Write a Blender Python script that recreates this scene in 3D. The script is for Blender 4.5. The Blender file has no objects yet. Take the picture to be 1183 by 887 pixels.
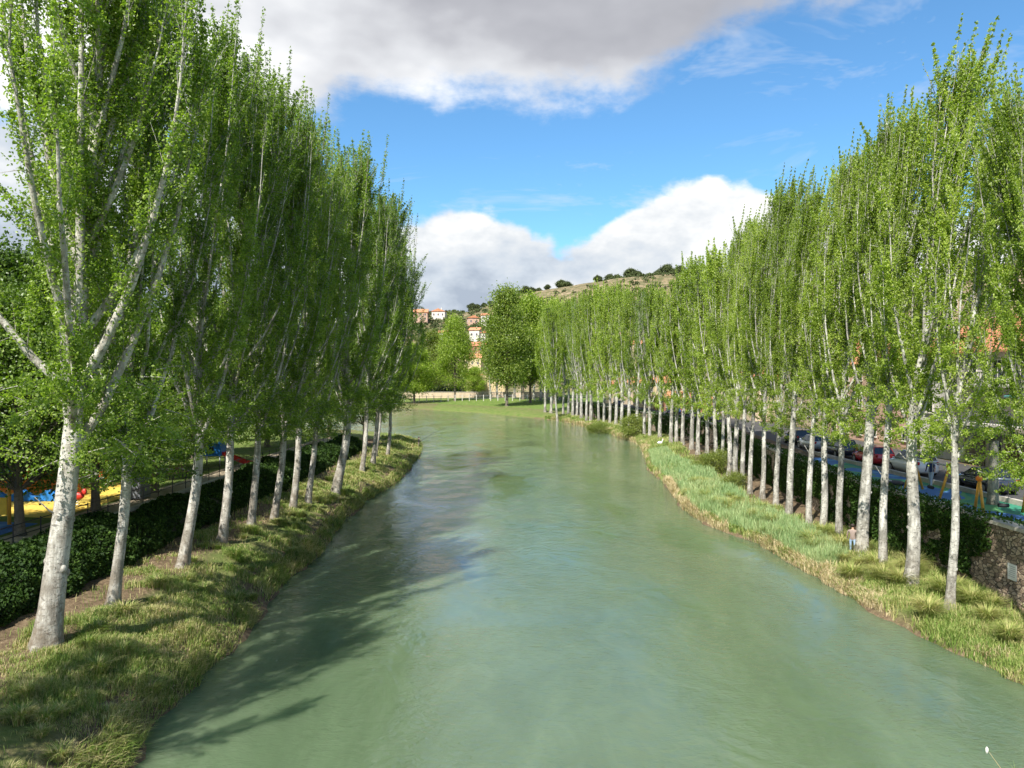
import bpy, math, random
import numpy as np
from mathutils import Vector, Matrix
R = math.radians
random.seed(7)
rng = np.random.default_rng(7)
scene = bpy.context.scene
col = scene.collection
CAMH, FPX, HOR = 11.0, 880.0, 438.0

# ------------------------------------------------------------------ helpers
def tag(o, label=None, cat=None, group=None, kind=None):
    if label: o['label'] = label
    if cat: o['category'] = cat
    if group: o['group'] = group
    if kind: o['kind'] = kind
    return o

def empty(name, loc, rot=(0, 0, 0), scale=1.0):
    o = bpy.data.objects.new(name, None); col.objects.link(o)
    o.location = loc; o.rotation_euler = rot
    o.scale = (scale,)*3 if not hasattr(scale, '__len__') else scale
    o.empty_display_size = 0.2
    return o

def link(name, me, mat=None, parent=None, loc=None, rot=None):
    o = bpy.data.objects.new(name, me); col.objects.link(o)
    if mat is not None and len(me.materials) == 0: me.materials.append(mat)
    if parent is not None: o.parent = parent
    if loc is not None: o.location = loc
    if rot is not None: o.rotation_euler = rot
    return o

def mesh_np(name, V, F, smooth=False, sizes=None):
    """V (n,3); F (m,k) regular faces, or flat loop list with sizes"""
    me = bpy.data.meshes.new(name)
    V = np.asarray(V, np.float32)
    me.vertices.add(len(V)); me.vertices.foreach_set('co', V.ravel())
    if sizes is None:
        F = np.asarray(F, np.int32); m, k = F.shape
        loops = F.ravel(); starts = np.arange(m, dtype=np.int32)*k
        tot = np.full(m, k, np.int32)
    else:
        loops = np.asarray(F, np.int32); tot = np.asarray(sizes, np.int32); m = len(tot)
        starts = np.concatenate([[0], np.cumsum(tot)[:-1]]).astype(np.int32)
    me.loops.add(len(loops)); me.loops.foreach_set('vertex_index', loops)
    me.polygons.add(m)
    me.polygons.foreach_set('loop_start', starts)
    try: me.polygons.foreach_set('loop_total', tot)
    except Exception: pass
    me.polygons.foreach_set('use_smooth', np.full(m, smooth, bool))
    me.update(calc_edges=True)
    return me

class MB:
    """collects simple shapes and links them as one mesh object"""
    def __init__(s): s.v = []; s.f = []
    def box(s, a, b, M=None):
        x0, y0, z0 = a; x1, y1, z1 = b; n = len(s.v)
        P = [(x0,y0,z0),(x1,y0,z0),(x1,y1,z0),(x0,y1,z0),(x0,y0,z1),(x1,y0,z1),(x1,y1,z1),(x0,y1,z1)]
        if M is not None: P = [tuple(M @ Vector(p)) for p in P]
        s.v += P
        s.f += [(n,n+3,n+2,n+1),(n+4,n+5,n+6,n+7),(n,n+1,n+5,n+4),(n+1,n+2,n+6,n+5),(n+2,n+3,n+7,n+6),(n+3,n,n+4,n+7)]
        return s
    def tube(s, pts, rad, k=8, cap=True):
        pts = [Vector(p) for p in pts]; n0 = len(s.v)
        if not hasattr(rad, '__len__'): rad = [rad]*len(pts)
        up = Vector((0.31, 0.95, 0.05)).normalized()
        for i, p in enumerate(pts):
            d = (pts[min(i+1, len(pts)-1)] - pts[max(i-1, 0)]).normalized()
            u = d.cross(up)
            if u.length < 1e-3: u = d.cross(Vector((1, 0, 0)))
            u.normalize(); w = d.cross(u)
            for j in range(k):
                a = 2*math.pi*j/k
                s.v.append(tuple(p + (u*math.cos(a) + w*math.sin(a))*rad[i]))
        for i in range(len(pts)-1):
            for j in range(k):
                a = n0+i*k+j; b = n0+i*k+(j+1) % k
                s.f.append((a, b, b+k, a+k))
        if cap:
            s.f.append(tuple(n0+j for j in range(k))[::-1])
            s.f.append(tuple(n0+(len(pts)-1)*k+j for j in range(k)))
        return s
    def prism(s, prof, y0, y1, M=None):
        """profile in (x,z) extruded along y"""
        n = len(s.v); k = len(prof)
        P = [(x, y0, z) for x, z in prof] + [(x, y1, z) for x, z in prof]
        if M is not None: P = [tuple(M @ Vector(p)) for p in P]
        s.v += P
        s.f.append(tuple(range(n, n+k))); s.f.append(tuple(range(n+k, n+2*k))[::-1])
        for i in range(k):
            j = (i+1) % k
            s.f.append((n+i, n+k+i, n+k+j, n+j))
        return s
    def ball(s, c, r, nu=12, nv=8, sc=(1, 1, 1), jit=0.0):
        n = len(s.v)
        for i in range(nv+1):
            th = math.pi*i/nv
            for j in range(nu):
                ph = 2*math.pi*j/nu
                q = 1+random.uniform(-jit, jit)
                s.v.append((c[0]+r*q*sc[0]*math.sin(th)*math.cos(ph), c[1]+r*q*sc[1]*math.sin(th)*math.sin(ph), c[2]+r*q*sc[2]*math.cos(th)))
        for i in range(nv):
            for j in range(nu):
                a = n+i*nu+j; b = n+i*nu+(j+1) % nu
                s.f.append((a, a+nu, b+nu, b))
        return s
    def build(s, name, mat, parent=None, smooth=False, bevel=0.0):
        me = bpy.data.meshes.new(name); me.from_pydata(s.v, [], s.f); me.update()
        if smooth: me.polygons.foreach_set('use_smooth', [True]*len(me.polygons))
        o = link(name, me, mat, parent)
        if bevel:
            m = o.modifiers.new('b', 'BEVEL'); m.width = bevel; m.segments = 2; m.limit_method = 'ANGLE'
        return o

def copy_tree(o, parent=None):
    c = o.copy(); col.objects.link(c); c.parent = parent
    for ch in list(o.children): copy_tree(ch, c)
    return c

# ------------------------------------------------------------------ materials
def newmat(name):
    m = bpy.data.materials.new(name); m.use_nodes = True
    nt = m.node_tree; b = nt.nodes['Principled BSDF']
    return m, nt, b
def N(nt, t, **k):
    n = nt.nodes.new(t)
    for a, v in k.items(): setattr(n, a, v)
    return n
def objcoord(nt, world=False):
    if world:
        g = N(nt, 'ShaderNodeNewGeometry'); return g.outputs['Position']
    return N(nt, 'ShaderNodeTexCoord').outputs['Object']
def noise(nt, vec, scale, detail=4, rough=0.55, dist=0.0):
    n = N(nt, 'ShaderNodeTexNoise'); n.inputs['Scale'].default_value = scale
    n.inputs['Detail'].default_value = detail; n.inputs['Roughness'].default_value = rough
    n.inputs['Distortion'].default_value = dist
    nt.links.new(vec, n.inputs['Vector']); return n.outputs['Fac']
def ramp(nt, fac, stops):
    r = N(nt, 'ShaderNodeValToRGB'); e = r.color_ramp.elements
    while len(e) < len(stops): e.new(0.5)
    for i, (p, c) in enumerate(stops):
        e[i].position = p
        e[i].color = (c, c, c, 1) if not hasattr(c, '__len__') else (*c, 1)
    nt.links.new(fac, r.inputs['Fac']); return r.outputs['Color']
def mix(nt, fac, a, b, mode='MIX'):
    n = N(nt, 'ShaderNodeMix', data_type='RGBA', blend_type=mode)
    for sock, v in (('Factor', fac), (6, a), (7, b)):
        s = n.inputs[0] if sock == 'Factor' else n.inputs[sock]
        if isinstance(v, (int, float)): s.default_value = v
        elif isinstance(v, tuple): s.default_value = (*v, 1)
        else: nt.links.new(v, s)
    return n.outputs[2]
def math_(nt, op, a, b=None, clamp=False, c=None):
    n = N(nt, 'ShaderNodeMath', operation=op, use_clamp=clamp)
    for i, v in enumerate((a, b, c)):
        if v is None: continue
        if isinstance(v, (int, float)): n.inputs[i].default_value = v
        else: nt.links.new(v, n.inputs[i])
    return n.outputs[0]
def bump(nt, b, h, strength=0.4, dist=0.05):
    n = N(nt, 'ShaderNodeBump'); n.inputs['Strength'].default_value = strength
    n.inputs['Distance'].default_value = dist
    nt.links.new(h, n.inputs['Height']); nt.links.new(n.outputs[0], b.inputs['Normal'])
    return n
def mapping(nt, vec, scale=(1, 1, 1), loc=(0, 0, 0), rot=(0, 0, 0)):
    n = N(nt, 'ShaderNodeMapping'); n.inputs['Scale'].default_value = scale
    n.inputs['Location'].default_value = loc; n.inputs['Rotation'].default_value = rot
    nt.links.new(vec, n.inputs['Vector']); return n.outputs[0]

def simple(name, c, rough=0.7, var=0.25, scale=3.0, metallic=0.0, spec=0.4):
    m, nt, b = newmat(name); v = objcoord(nt)
    f = noise(nt, v, scale, 6, 0.65)
    lo = tuple(x*(1-var) for x in c); hi = tuple(min(1, x*(1+var)) for x in c)
    nt.links.new(ramp(nt, f, [(0.3, lo), (0.7, hi)]), b.inputs['Base Color'])
    b.inputs['Roughness'].default_value = rough; b.inputs['Metallic'].default_value = metallic
    b.inputs['Specular IOR Level'].default_value = spec
    return m

def leafmat(name, dark, mid, light, transl=0.4, scale=0.35, tone=0.5):
    m, nt, b = newmat(name)
    g = N(nt, 'ShaderNodeNewGeometry')
    oi = N(nt, 'ShaderNodeObjectInfo')
    f = noise(nt, g.outputs['Position'], scale*2.2, 3, 0.65)
    isl = g.outputs['Random Per Island']
    t = math_(nt, 'MULTIPLY_ADD', isl, 0.50, c=math_(nt, 'MULTIPLY_ADD', f, 1.25, c=-.34))
    t = math_(nt, 'MULTIPLY_ADD', oi.outputs['Random'], 0.30, c=math_(nt, 'SUBTRACT', t, 0.22))
    c = ramp(nt, t, [(0.05, dark), (0.45, mid), (0.9, light)])
    nt.links.new(c, b.inputs['Base Color'])
    b.inputs['Roughness'].default_value = 0.42
    b.inputs['Specular IOR Level'].default_value = 0.45
    tr = N(nt, 'ShaderNodeBsdfTranslucent')
    tc = mix(nt, 1.0, c, (1.5, 1.75, 0.5), 'MULTIPLY')
    nt.links.new(tc, tr.inputs['Color'])
    ms = N(nt, 'ShaderNodeMixShader'); ms.inputs[0].default_value = transl
    if transl < .25: b.inputs['Roughness'].default_value = .65; b.inputs['Specular IOR Level'].default_value = .2
    nt.links.new(b.outputs[0], ms.inputs[1]); nt.links.new(tr.outputs[0], ms.inputs[2])
    nt.links.new(ms.outputs[0], nt.nodes['Material Output'].inputs['Surface'])
    return m

M = {}
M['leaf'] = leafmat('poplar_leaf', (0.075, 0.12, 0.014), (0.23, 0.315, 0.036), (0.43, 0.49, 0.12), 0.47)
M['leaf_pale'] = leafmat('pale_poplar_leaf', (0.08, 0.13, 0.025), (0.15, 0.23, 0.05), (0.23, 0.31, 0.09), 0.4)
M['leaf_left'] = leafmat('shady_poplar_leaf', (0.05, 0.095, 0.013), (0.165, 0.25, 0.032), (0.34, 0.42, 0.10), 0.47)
M['leaf_park'] = leafmat('park_leaf', (0.045, 0.08, 0.012), (0.08, 0.14, 0.018), (0.15, 0.23, 0.035), 0.35)
M['leaf_yellow'] = leafmat('spring_leaf', (0.10, 0.13, 0.025), (0.17, 0.21, 0.04), (0.25, 0.27, 0.07), 0.4)
M['leaf_olive'] = leafmat('olive_spring_leaf', (0.08, 0.13, 0.02), (0.17, 0.23, 0.035), (0.27, 0.32, 0.06), 0.4)
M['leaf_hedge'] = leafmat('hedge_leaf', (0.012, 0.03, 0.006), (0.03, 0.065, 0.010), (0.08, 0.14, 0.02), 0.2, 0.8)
M['ivy'] = leafmat('ivy_leaf', (0.018, 0.042, 0.008), (0.04, 0.085, 0.012), (0.09, 0.17, 0.025), 0.2, 0.8)
M['scrub'] = leafmat('scrub_leaf', (0.035, 0.05, 0.018), (0.065, 0.085, 0.03), (0.11, 0.14, 0.05), 0.1, 0.05)

def bark(name, pale, grey, dark, low):
    m, nt, b = newmat(name); v = objcoord(nt)
    oi = N(nt, 'ShaderNodeObjectInfo')
    add = N(nt, 'ShaderNodeVectorMath', operation='ADD')
    nt.links.new(v, add.inputs[0])
    cmb = N(nt, 'ShaderNodeCombineXYZ'); nt.links.new(math_(nt, 'MULTIPLY', oi.outputs['Random'], 40.0), cmb.inputs[2])
    nt.links.new(cmb.outputs[0], add.inputs[1]); v2 = add.outputs[0]
    f1 = noise(nt, mapping(nt, v2, (1, 1, 0.45)), 2.2, 6, 0.65)
    c1 = ramp(nt, f1, [(0.42, grey), (0.58, pale)])
    f2 = noise(nt, mapping(nt, v2, (1, 1, 1.9)), 4.5, 5, 0.7, 0.5)
    k = ramp(nt, f2, [(0.54, 0.0), (0.61, 1.0)])
    c2 = mix(nt, math_(nt, 'MULTIPLY', k, 0.75), c1, dark)
    # rough brown foot
    sep = N(nt, 'ShaderNodeSeparateXYZ'); nt.links.new(v, sep.inputs[0])
    foot = math_(nt, 'SUBTRACT', low, math_(nt, 'MULTIPLY', sep.outputs[2], 0.30), True)
    foot = math_(nt, 'MULTIPLY', foot, ramp(nt, noise(nt, v2, 3.0, 5, 0.7), [(0.35, 0.2), (0.62, 1.0)]))
    fs = ramp(nt, noise(nt, mapping(nt, v2, (1, 1, .12)), 7.0, 5, .7), [(.42, 0.), (.6, .55)])
    c2 = mix(nt, fs, c2, grey)
    c3 = mix(nt, foot, c2, (0.15, 0.12, 0.085))
    nt.links.new(c3, b.inputs['Base Color']); b.inputs['Roughness'].default_value = 0.85
    b.inputs['Specular IOR Level'].default_value = 0.2
    hh = math_(nt, 'ADD', f2, noise(nt, mapping(nt, v2, (1, 1, 0.2)), 14, 4, 0.7))
    bump(nt, b, hh, 0.7, 0.05)
    return m
M['bark'] = bark('pale_poplar_bark', (0.60, 0.58, 0.51), (0.22, 0.21, 0.18), (0.05, 0.045, 0.04), 0.8)  # bark's own blotches, darkened further to carry mottled shade on the right trunks
M['bark_left'] = bark('grey_poplar_bark', (0.62, 0.60, 0.53), (0.27, 0.25, 0.21), (0.07, 0.06, 0.05), 1.0)
M['bark_dark'] = bark('dark_park_bark', (0.20, 0.17, 0.13), (0.13, 0.11, 0.085), (0.05, 0.04, 0.035), 0.3)

def blade(name, a, bcol, c, transl=0.3, s1=0.18, s2=1.1):
    m, nt, b = newmat(name)
    g = N(nt, 'ShaderNodeNewGeometry')
    f = noise(nt, g.outputs['Position'], s1, 4, 0.6)
    f2 = noise(nt, g.outputs['Position'], s2, 3, 0.6)
    t = math_(nt, 'ADD', math_(nt, 'MULTIPLY', f, 0.75), math_(nt, 'MULTIPLY', f2, 0.55))
    t = math_(nt, 'ADD', t, math_(nt, 'MULTIPLY', math_(nt, 'SUBTRACT', g.outputs['Random Per Island'], 0.5), 0.45))
    cc = ramp(nt, t, [(0.35, a), (0.62, bcol), (0.88, c)])
    nt.links.new(cc, b.inputs['Base Color']); b.inputs['Roughness'].default_value = 0.6
    b.inputs['Specular IOR Level'].default_value = 0.3
    tr = N(nt, 'ShaderNodeBsdfTranslucent'); nt.links.new(mix(nt, 1.0, cc, (1.3, 1.4, 0.7), 'MULTIPLY'), tr.inputs['Color'])
    ms = N(nt, 'ShaderNodeMixShader'); ms.inputs[0].default_value = transl
    nt.links.new(b.outputs[0], ms.inputs[1]); nt.links.new(tr.outputs[0], ms.inputs[2])
    nt.links.new(ms.outputs[0], nt.nodes['Material Output'].inputs['Surface'])
    return m
M['grass'] = blade('bank_grass', (0.11, 0.20, 0.035), (0.23, 0.31, 0.07), (0.46, 0.41, 0.19))
M['grass_l'] = blade('left_bank_grass', (0.10, 0.19, 0.03), (0.21, 0.28, 0.06), (0.50, 0.42, 0.22), .3, .45, 1.9)
M['sedge'] = blade('sedge', (0.17, 0.24, 0.05), (0.29, 0.33, 0.09), (0.46, 0.40, 0.18))
M['straw'] = blade('dry_reed', (0.38, 0.30, 0.16), (0.52, 0.42, 0.25), (0.62, 0.53, 0.34))
M['reedgreen'] = blade('blue_green_reed', (0.19, 0.30, 0.12), (0.28, 0.39, 0.17), (0.40, 0.45, 0.22))

# ------------------------------------------------------------------ terrain
LE = [(-10, -60), (-10.3, 0), (-10.9, 21.6), (-11.5, 24.1), (-11.3, 26.4), (-11.3, 30), (-11.7, 35), (-12.3, 40), (-12.0, 48), (-13.1, 60.5),
      (-12.9, 70.7), (-12.2, 79.3), (-12.4, 90.5), (-13.6, 112), (-15.2, 129), (-20.6, 141), (-28, 149), (-60, 160), (-150, 176), (-330, 190)]
RE = [(-330, 330), (-150, 312), (-80, 302), (-47, 291), (-27.8, 269), (-8.5, 243), (2.2, 222), (8.5, 211), (13.3, 196), (17.2, 174), (19.3, 156), (21.4, 131),
      (20.2, 118), (18.4, 105), (16.5, 92), (16.1, 79.3), (15.2, 70.7), (14.3, 62), (15.1, 55.6), (16.3, 51.8), (16.5, 46.8), (16.9, 41.4),
      (17.1, 36.9), (17.4, 32.6), (17.9, 29.2), (18.2, 27.1), (18.6, 15), (19, 0), (19, -60)]
RIV = np.array(LE+RE, float)
WALL = np.array([(22.5, -60), (22.5, 20), (22.5, 50), (24, 65), (25.2, 78), (28, 97), (30, 112), (29, 134), (25.4, 169), (22, 200), (17, 226)], float)

def sd_river(x, y):
    x = np.asarray(x, float); y = np.asarray(y, float)
    best = np.full(x.shape, 1e18); inside = np.zeros(x.shape, bool)
    P = RIV; n = len(P)
    for i in range(n):
        ax, ay = P[i]; bx, by = P[(i+1) % n]
        ex, ey = bx-ax, by-ay
        t = np.clip(((x-ax)*ex+(y-ay)*ey)/(ex*ex+ey*ey), 0, 1)
        d = (x-ax-t*ex)**2+(y-ay-t*ey)**2
        best = np.minimum(best, d)
        c = ((ay > y) != (by > y)) & (x < (bx-ax)*(y-ay)/((by-ay) if by != ay else 1e-9)+ax)
        inside ^= c
    d = np.sqrt(best)
    return np.where(inside, -d, d)

def vnoise(x, y, s, seed=0):
    """smooth value noise"""
    x = np.asarray(x, float)*s; y = np.asarray(y, float)*s
    xi = np.floor(x); yi = np.floor(y); fx = x-xi; fy = y-yi
    fx = fx*fx*(3-2*fx); fy = fy*fy*(3-2*fy)
    def h(a, b):
        v = np.sin(a*127.1+b*311.7+seed*74.7)*43758.5453
        return v-np.floor(v)
    return (h(xi, yi)*(1-fx)+h(xi+1, yi)*fx)*(1-fy)+(h(xi, yi+1)*(1-fx)+h(xi+1, yi+1)*fx)*fy - 0.5

def xwall(y): return np.interp(y, WALL[:, 1], WALL[:, 0])
def sstep(t): t = np.clip(t, 0, 1); return t*t*(3-2*t)
LEFTZ, RIGHTZ = 3.5, 4.2

def ground_z(x, y):
    x = np.asarray(x, float); y = np.asarray(y, float)
    sd0 = sd_river(x, y)
    near = np.exp(-np.maximum(np.abs(sd0)-2, 0)/3)
    sd = sd0 + near*(vnoise(x, y, 0.45, 1)*0.7 + vnoise(x, y, 1.5, 2)*0.35)
    left = (x < 2) & (y < 230) & ((y < 158) | (y < 158+(-x-20)*0.2))
    zl = np.interp(sd, [-4, -1, 0, 0.5, 1.6, 4.3, 7.6, 9.6, 10.4], [-2.2, -0.7, -0.02, 0.45, 1.05, 1.8, 2.0, 3.4, LEFTZ])
    zl = np.where(y > 95, np.interp(sd, [-4, -1, 0, 0.8, 3, 8, 14], [-2.2, -0.7, 0, 0.5, 1.2, 1.6, 2.2])*sstep((y-95)/15)+zl*(1-sstep((y-95)/15)), zl)
    zb = np.interp(sd, [-4, -1, 0, 0.35, 2.4, 5], [-2.2, -0.7, -0.02, 0.28, 0.75, 0.9])
    xw = xwall(y)
    k = sstep((x-(xw+0.22))/0.35)
    zr = zb*(1-k)+RIGHTZ*k
    far = np.interp(sd, [-4, -1, 0, 1.5, 8, 60], [-2.2, -0.7, 0, 0.5, 1.4, 3.0])
    kf = sstep((y-222)/14)
    zr = zr*(1-kf)+np.where(x > xw+3, RIGHTZ, far)*kf
    z = np.where(left, zl, np.where(x > 0, zr, far))
    rough = (vnoise(x, y, 0.9, 3)*0.22+vnoise(x, y, 2.6, 4)*0.12)*np.clip(sd, 0, 1.0)
    flat = (left & (sd0 > 9.5) & (y < 120)) | ((x > xw) & (y < 260))
    z = z+np.where(flat, 0, rough)*(sd0 < 40)
    # hills
    r = y
    u = x/np.maximum(y, 50)
    crest = np.interp(u, [-1.2, -0.7, -0.33, -0.126, -0.06, 0.01, 0.124, 0.215, 0.3, 0.7, 1.5], [18, 25, 45, 62, 66, 82, 92, 97, 93, 80, 70])
    hp = sstep((r-345)/330)*(1-0.25*sstep((r-720)/500))
    hn = (vnoise(x, y, 0.012, 5)*26+vnoise(x, y, 0.035, 6)*9+vnoise(x, y, 0.12, 7)*2.2)*sstep((r-360)/160)*(1-0.7*sstep((r-560)/100)*(r < 760))
    z = z+crest*hp+hn*np.where(r > 345, 1, 0)*0.55
    return z
def gz(x, y): return float(ground_z(np.array([x]), np.array([y]))[0])

def axis(parts):
    out = []
    for a, b, s in parts: out += list(np.arange(a, b, s))
    out.append(parts[-1][1]); return np.array(out)
xs = axis([(-3000, -400, 130), (-400, -100, 15), (-100, -30, 3.5), (-30, 36, 0.45), (36, 130, 4), (130, 520, 15), (520, 3000, 124)])
ys = axis([(-300, -10, 15), (-10, 120, 0.5), (120, 300, 1.6), (300, 760, 8), (760, 4000, 120)])
X, Y = np.meshgrid(xs, ys)
Z = ground_z(X, Y)
nx, ny = len(xs), len(ys)
idx = np.arange(nx*ny).reshape(ny, nx)
F = np.stack([idx[:-1, :-1], idx[:-1, 1:], idx[1:, 1:], idx[1:, :-1]], -1).reshape(-1, 4)
gme = mesh_np('ground', np.stack([X, Y, Z], -1).reshape(-1, 3), F, True)
SD = sd_river(X, Y).ravel(); xf = X.ravel(); yf = Y.ravel()
def fattr(me, name, vals):
    a = me.attributes.new(name, 'FLOAT', 'POINT'); a.data.foreach_set('value', np.asarray(vals, np.float32))
earth = np.clip(np.interp(SD, [-1, 0, 0.9, 2.0, 3.2, 4.6, 9.5, 10.5], [1, 1, .95, .5, .4, 1, 1, .3])*(xf < 0)*(yf < 120)
                + np.interp(SD, [-1, 0, .8, 3, 5, 6], [1, .9, .35, .3, .8, .9])*(xf > 0)*(yf < 215)*(SD < 25)
                + np.interp(SD, [-1, 0, 1, 5, 12, 16], [.9, .5, .3, .35, .5, .2])*((yf >= 215) | ((xf <= 0) & (yf >= 120)))*(1+.5*(xf < -28)), 0, 1)
fattr(gme, 'earth', earth)
fattr(gme, 'hill', sstep((yf-330)/60))
m, nt, b = newmat('ground')
p = objcoord(nt, True)
att = N(nt, 'ShaderNodeAttribute', attribute_name='earth'); ath = N(nt, 'ShaderNodeAttribute', attribute_name='hill')
n1 = noise(nt, p, 0.8, 6, 0.65); n2 = noise(nt, p, 5.0, 5, 0.7); n3 = noise(nt, p, 0.045, 6, 0.7); n4 = noise(nt, p, 0.22, 5, 0.7)
cg = ramp(nt, n1, [(0.3, (0.07, 0.12, 0.025)), (0.55, (0.13, 0.19, 0.04)), (0.75, (0.25, 0.24, 0.10))])
ce = ramp(nt, n2, [(0.3, (0.07, 0.05, 0.033)), (0.55, (0.16, 0.115, 0.07)), (0.75, (0.29, 0.23, 0.15))])
ef = math_(nt, 'MULTIPLY_ADD', n1, 1.4, c=math_(nt, 'SUBTRACT', math_(nt, 'MULTIPLY', att.outputs['Fac'], 1.5), 1.0), clamp=True)
c1 = mix(nt, ef, cg, ce)
hc = ramp(nt, n3, [(0.3, (0.10, 0.095, 0.045)), (0.45, (0.19, 0.15, 0.085)), (0.6, (0.29, 0.22, 0.14)), (0.75, (0.38, 0.29, 0.20))])
hs = ramp(nt, n4, [(0.48, 1.0), (0.54, 0.0)])
hc = mix(nt, math_(nt, 'MULTIPLY', hs, 0.75), hc, (0.075, 0.085, 0.035))
c2 = mix(nt, ath.outputs['Fac'], c1, hc)
nt.links.new(c2, b.inputs['Base Color']); b.inputs['Roughness'].default_value = 0.95; b.inputs['Specular IOR Level'].default_value = 0.1
bump(nt, b, math_(nt, 'ADD', n2, n1), 0.8, 0.12)
tag(link('ground', gme, m), kind='structure')

# ------------------------------------------------------------------ water
wx = axis([(-330, -40, 6), (-40, 30, 0.7)]); wy = axis([(-60, 0, 3), (0, 140, 0.8), (140, 340, 4)])
WX, WY = np.meshgrid(wx, wy)
wid = np.arange(WX.size).reshape(WX.shape)
WF = np.stack([wid[:-1, :-1], wid[:-1, 1:], wid[1:, 1:], wid[1:, :-1]], -1).reshape(-1, 4)
wz = vnoise(WX, WY, 0.6, 11)*0.012
wme = mesh_np('river_water', np.stack([WX, WY, wz], -1).reshape(-1, 3), WF, True)
m, nt, b = newmat('river_water')
p = objcoord(nt, True)
big = noise(nt, mapping(nt, p, (0.10, 0.035, 1)), 1.0, 5, 0.6, 1.2)
fine = noise(nt, mapping(nt, p, (0.5, 0.22, 1)), 1.0, 5, 0.65, 1.6)
wc = ramp(nt, math_(nt, 'ADD', math_(nt, 'MULTIPLY', big, 0.65), math_(nt, 'MULTIPLY', fine, 0.35)),
          [(0.34, (0.075, 0.113, 0.060)), (0.52, (0.100, 0.146, 0.080)), (0.70, (0.130, 0.182, 0.104))])
nt.links.new(wc, b.inputs['Base Color'])
b.inputs['IOR'].default_value = 1.62
b.inputs['Subsurface Weight'].default_value = .5; b.inputs['Subsurface Radius'].default_value = (.7, 1.0, .8); b.inputs['Subsurface Scale'].default_value = 7.0
b.inputs['Roughness'].default_value = 0.015
# ripples: long swells carried by the current, eddies and fine chop
r1 = noise(nt, mapping(nt, p, (1.0, 0.75, 1)), 1.5, 3, 0.5, 1.5)
r2 = noise(nt, mapping(nt, p, (.75, 1.25, 1), rot=(0, 0, 0.35)), 3.6, 2, 0.5, 0.9)
r3 = noise(nt, mapping(nt, p, (0.5, 0.35, 1)), 0.7, 3, 0.5, 2.5)
calm = ramp(nt, noise(nt, mapping(nt, p, (0.16, 0.07, 1)), 1.0, 3, 0.5, 1.0), [(0.36, 0.2), (0.64, 1.0)])
hsum = math_(nt, 'ADD', math_(nt, 'MULTIPLY', r1, 0.020), math_(nt, 'MULTIPLY', r2, 0.046))
r4 = noise(nt, mapping(nt, p, (.8, 1.3, 1), rot=(0, 0, -.3)), 3.2, 4, 0.6, 1.8)
hsum = math_(nt, 'MULTIPLY', math_(nt, 'ADD', hsum, math_(nt, 'MULTIPLY', math_(nt, 'ABSOLUTE', math_(nt, 'SUBTRACT', r4, .5)), .022)), calm)
hsum = math_(nt, 'ADD', hsum, math_(nt, 'MULTIPLY', r3, 0.045))
bn = bump(nt, b, hsum, 1.0, 1.0)
tag(link('river_water', wme, m), kind='structure')

# ------------------------------------------------------------------ leaves / trees
def rand_unit(n, r):
    v = r.normal(size=(n, 3)); return v/np.linalg.norm(v, axis=1)[:, None]
def leaf_quads(P, size, r, flat=0.0, elong=1.25):
    """rhombic leaves centred on P with random planes"""
    n = len(P)
    nrm = rand_unit(n, r); nrm[:, 2] = nrm[:, 2]*(1-flat)+flat*np.sign(nrm[:, 2]+1e-6)
    nrm /= np.linalg.norm(nrm, axis=1)[:, None]
    a = np.cross(nrm, rand_unit(n, r)); a /= np.linalg.norm(a, axis=1)[:, None]+1e-9
    b_ = np.cross(nrm, a)
    s = (size*r.uniform(0.65, 1.25, n))[:, None]*0.5
    fold = nrm*s*0.25
    V = np.stack([P+a*s*elong, P+b_*s*0.9+fold, P-a*s*elong, P-b_*s*0.9+fold], 1).reshape(-1, 3)
    Fq = np.arange(n*4).reshape(n, 4)
    return V, Fq

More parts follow.
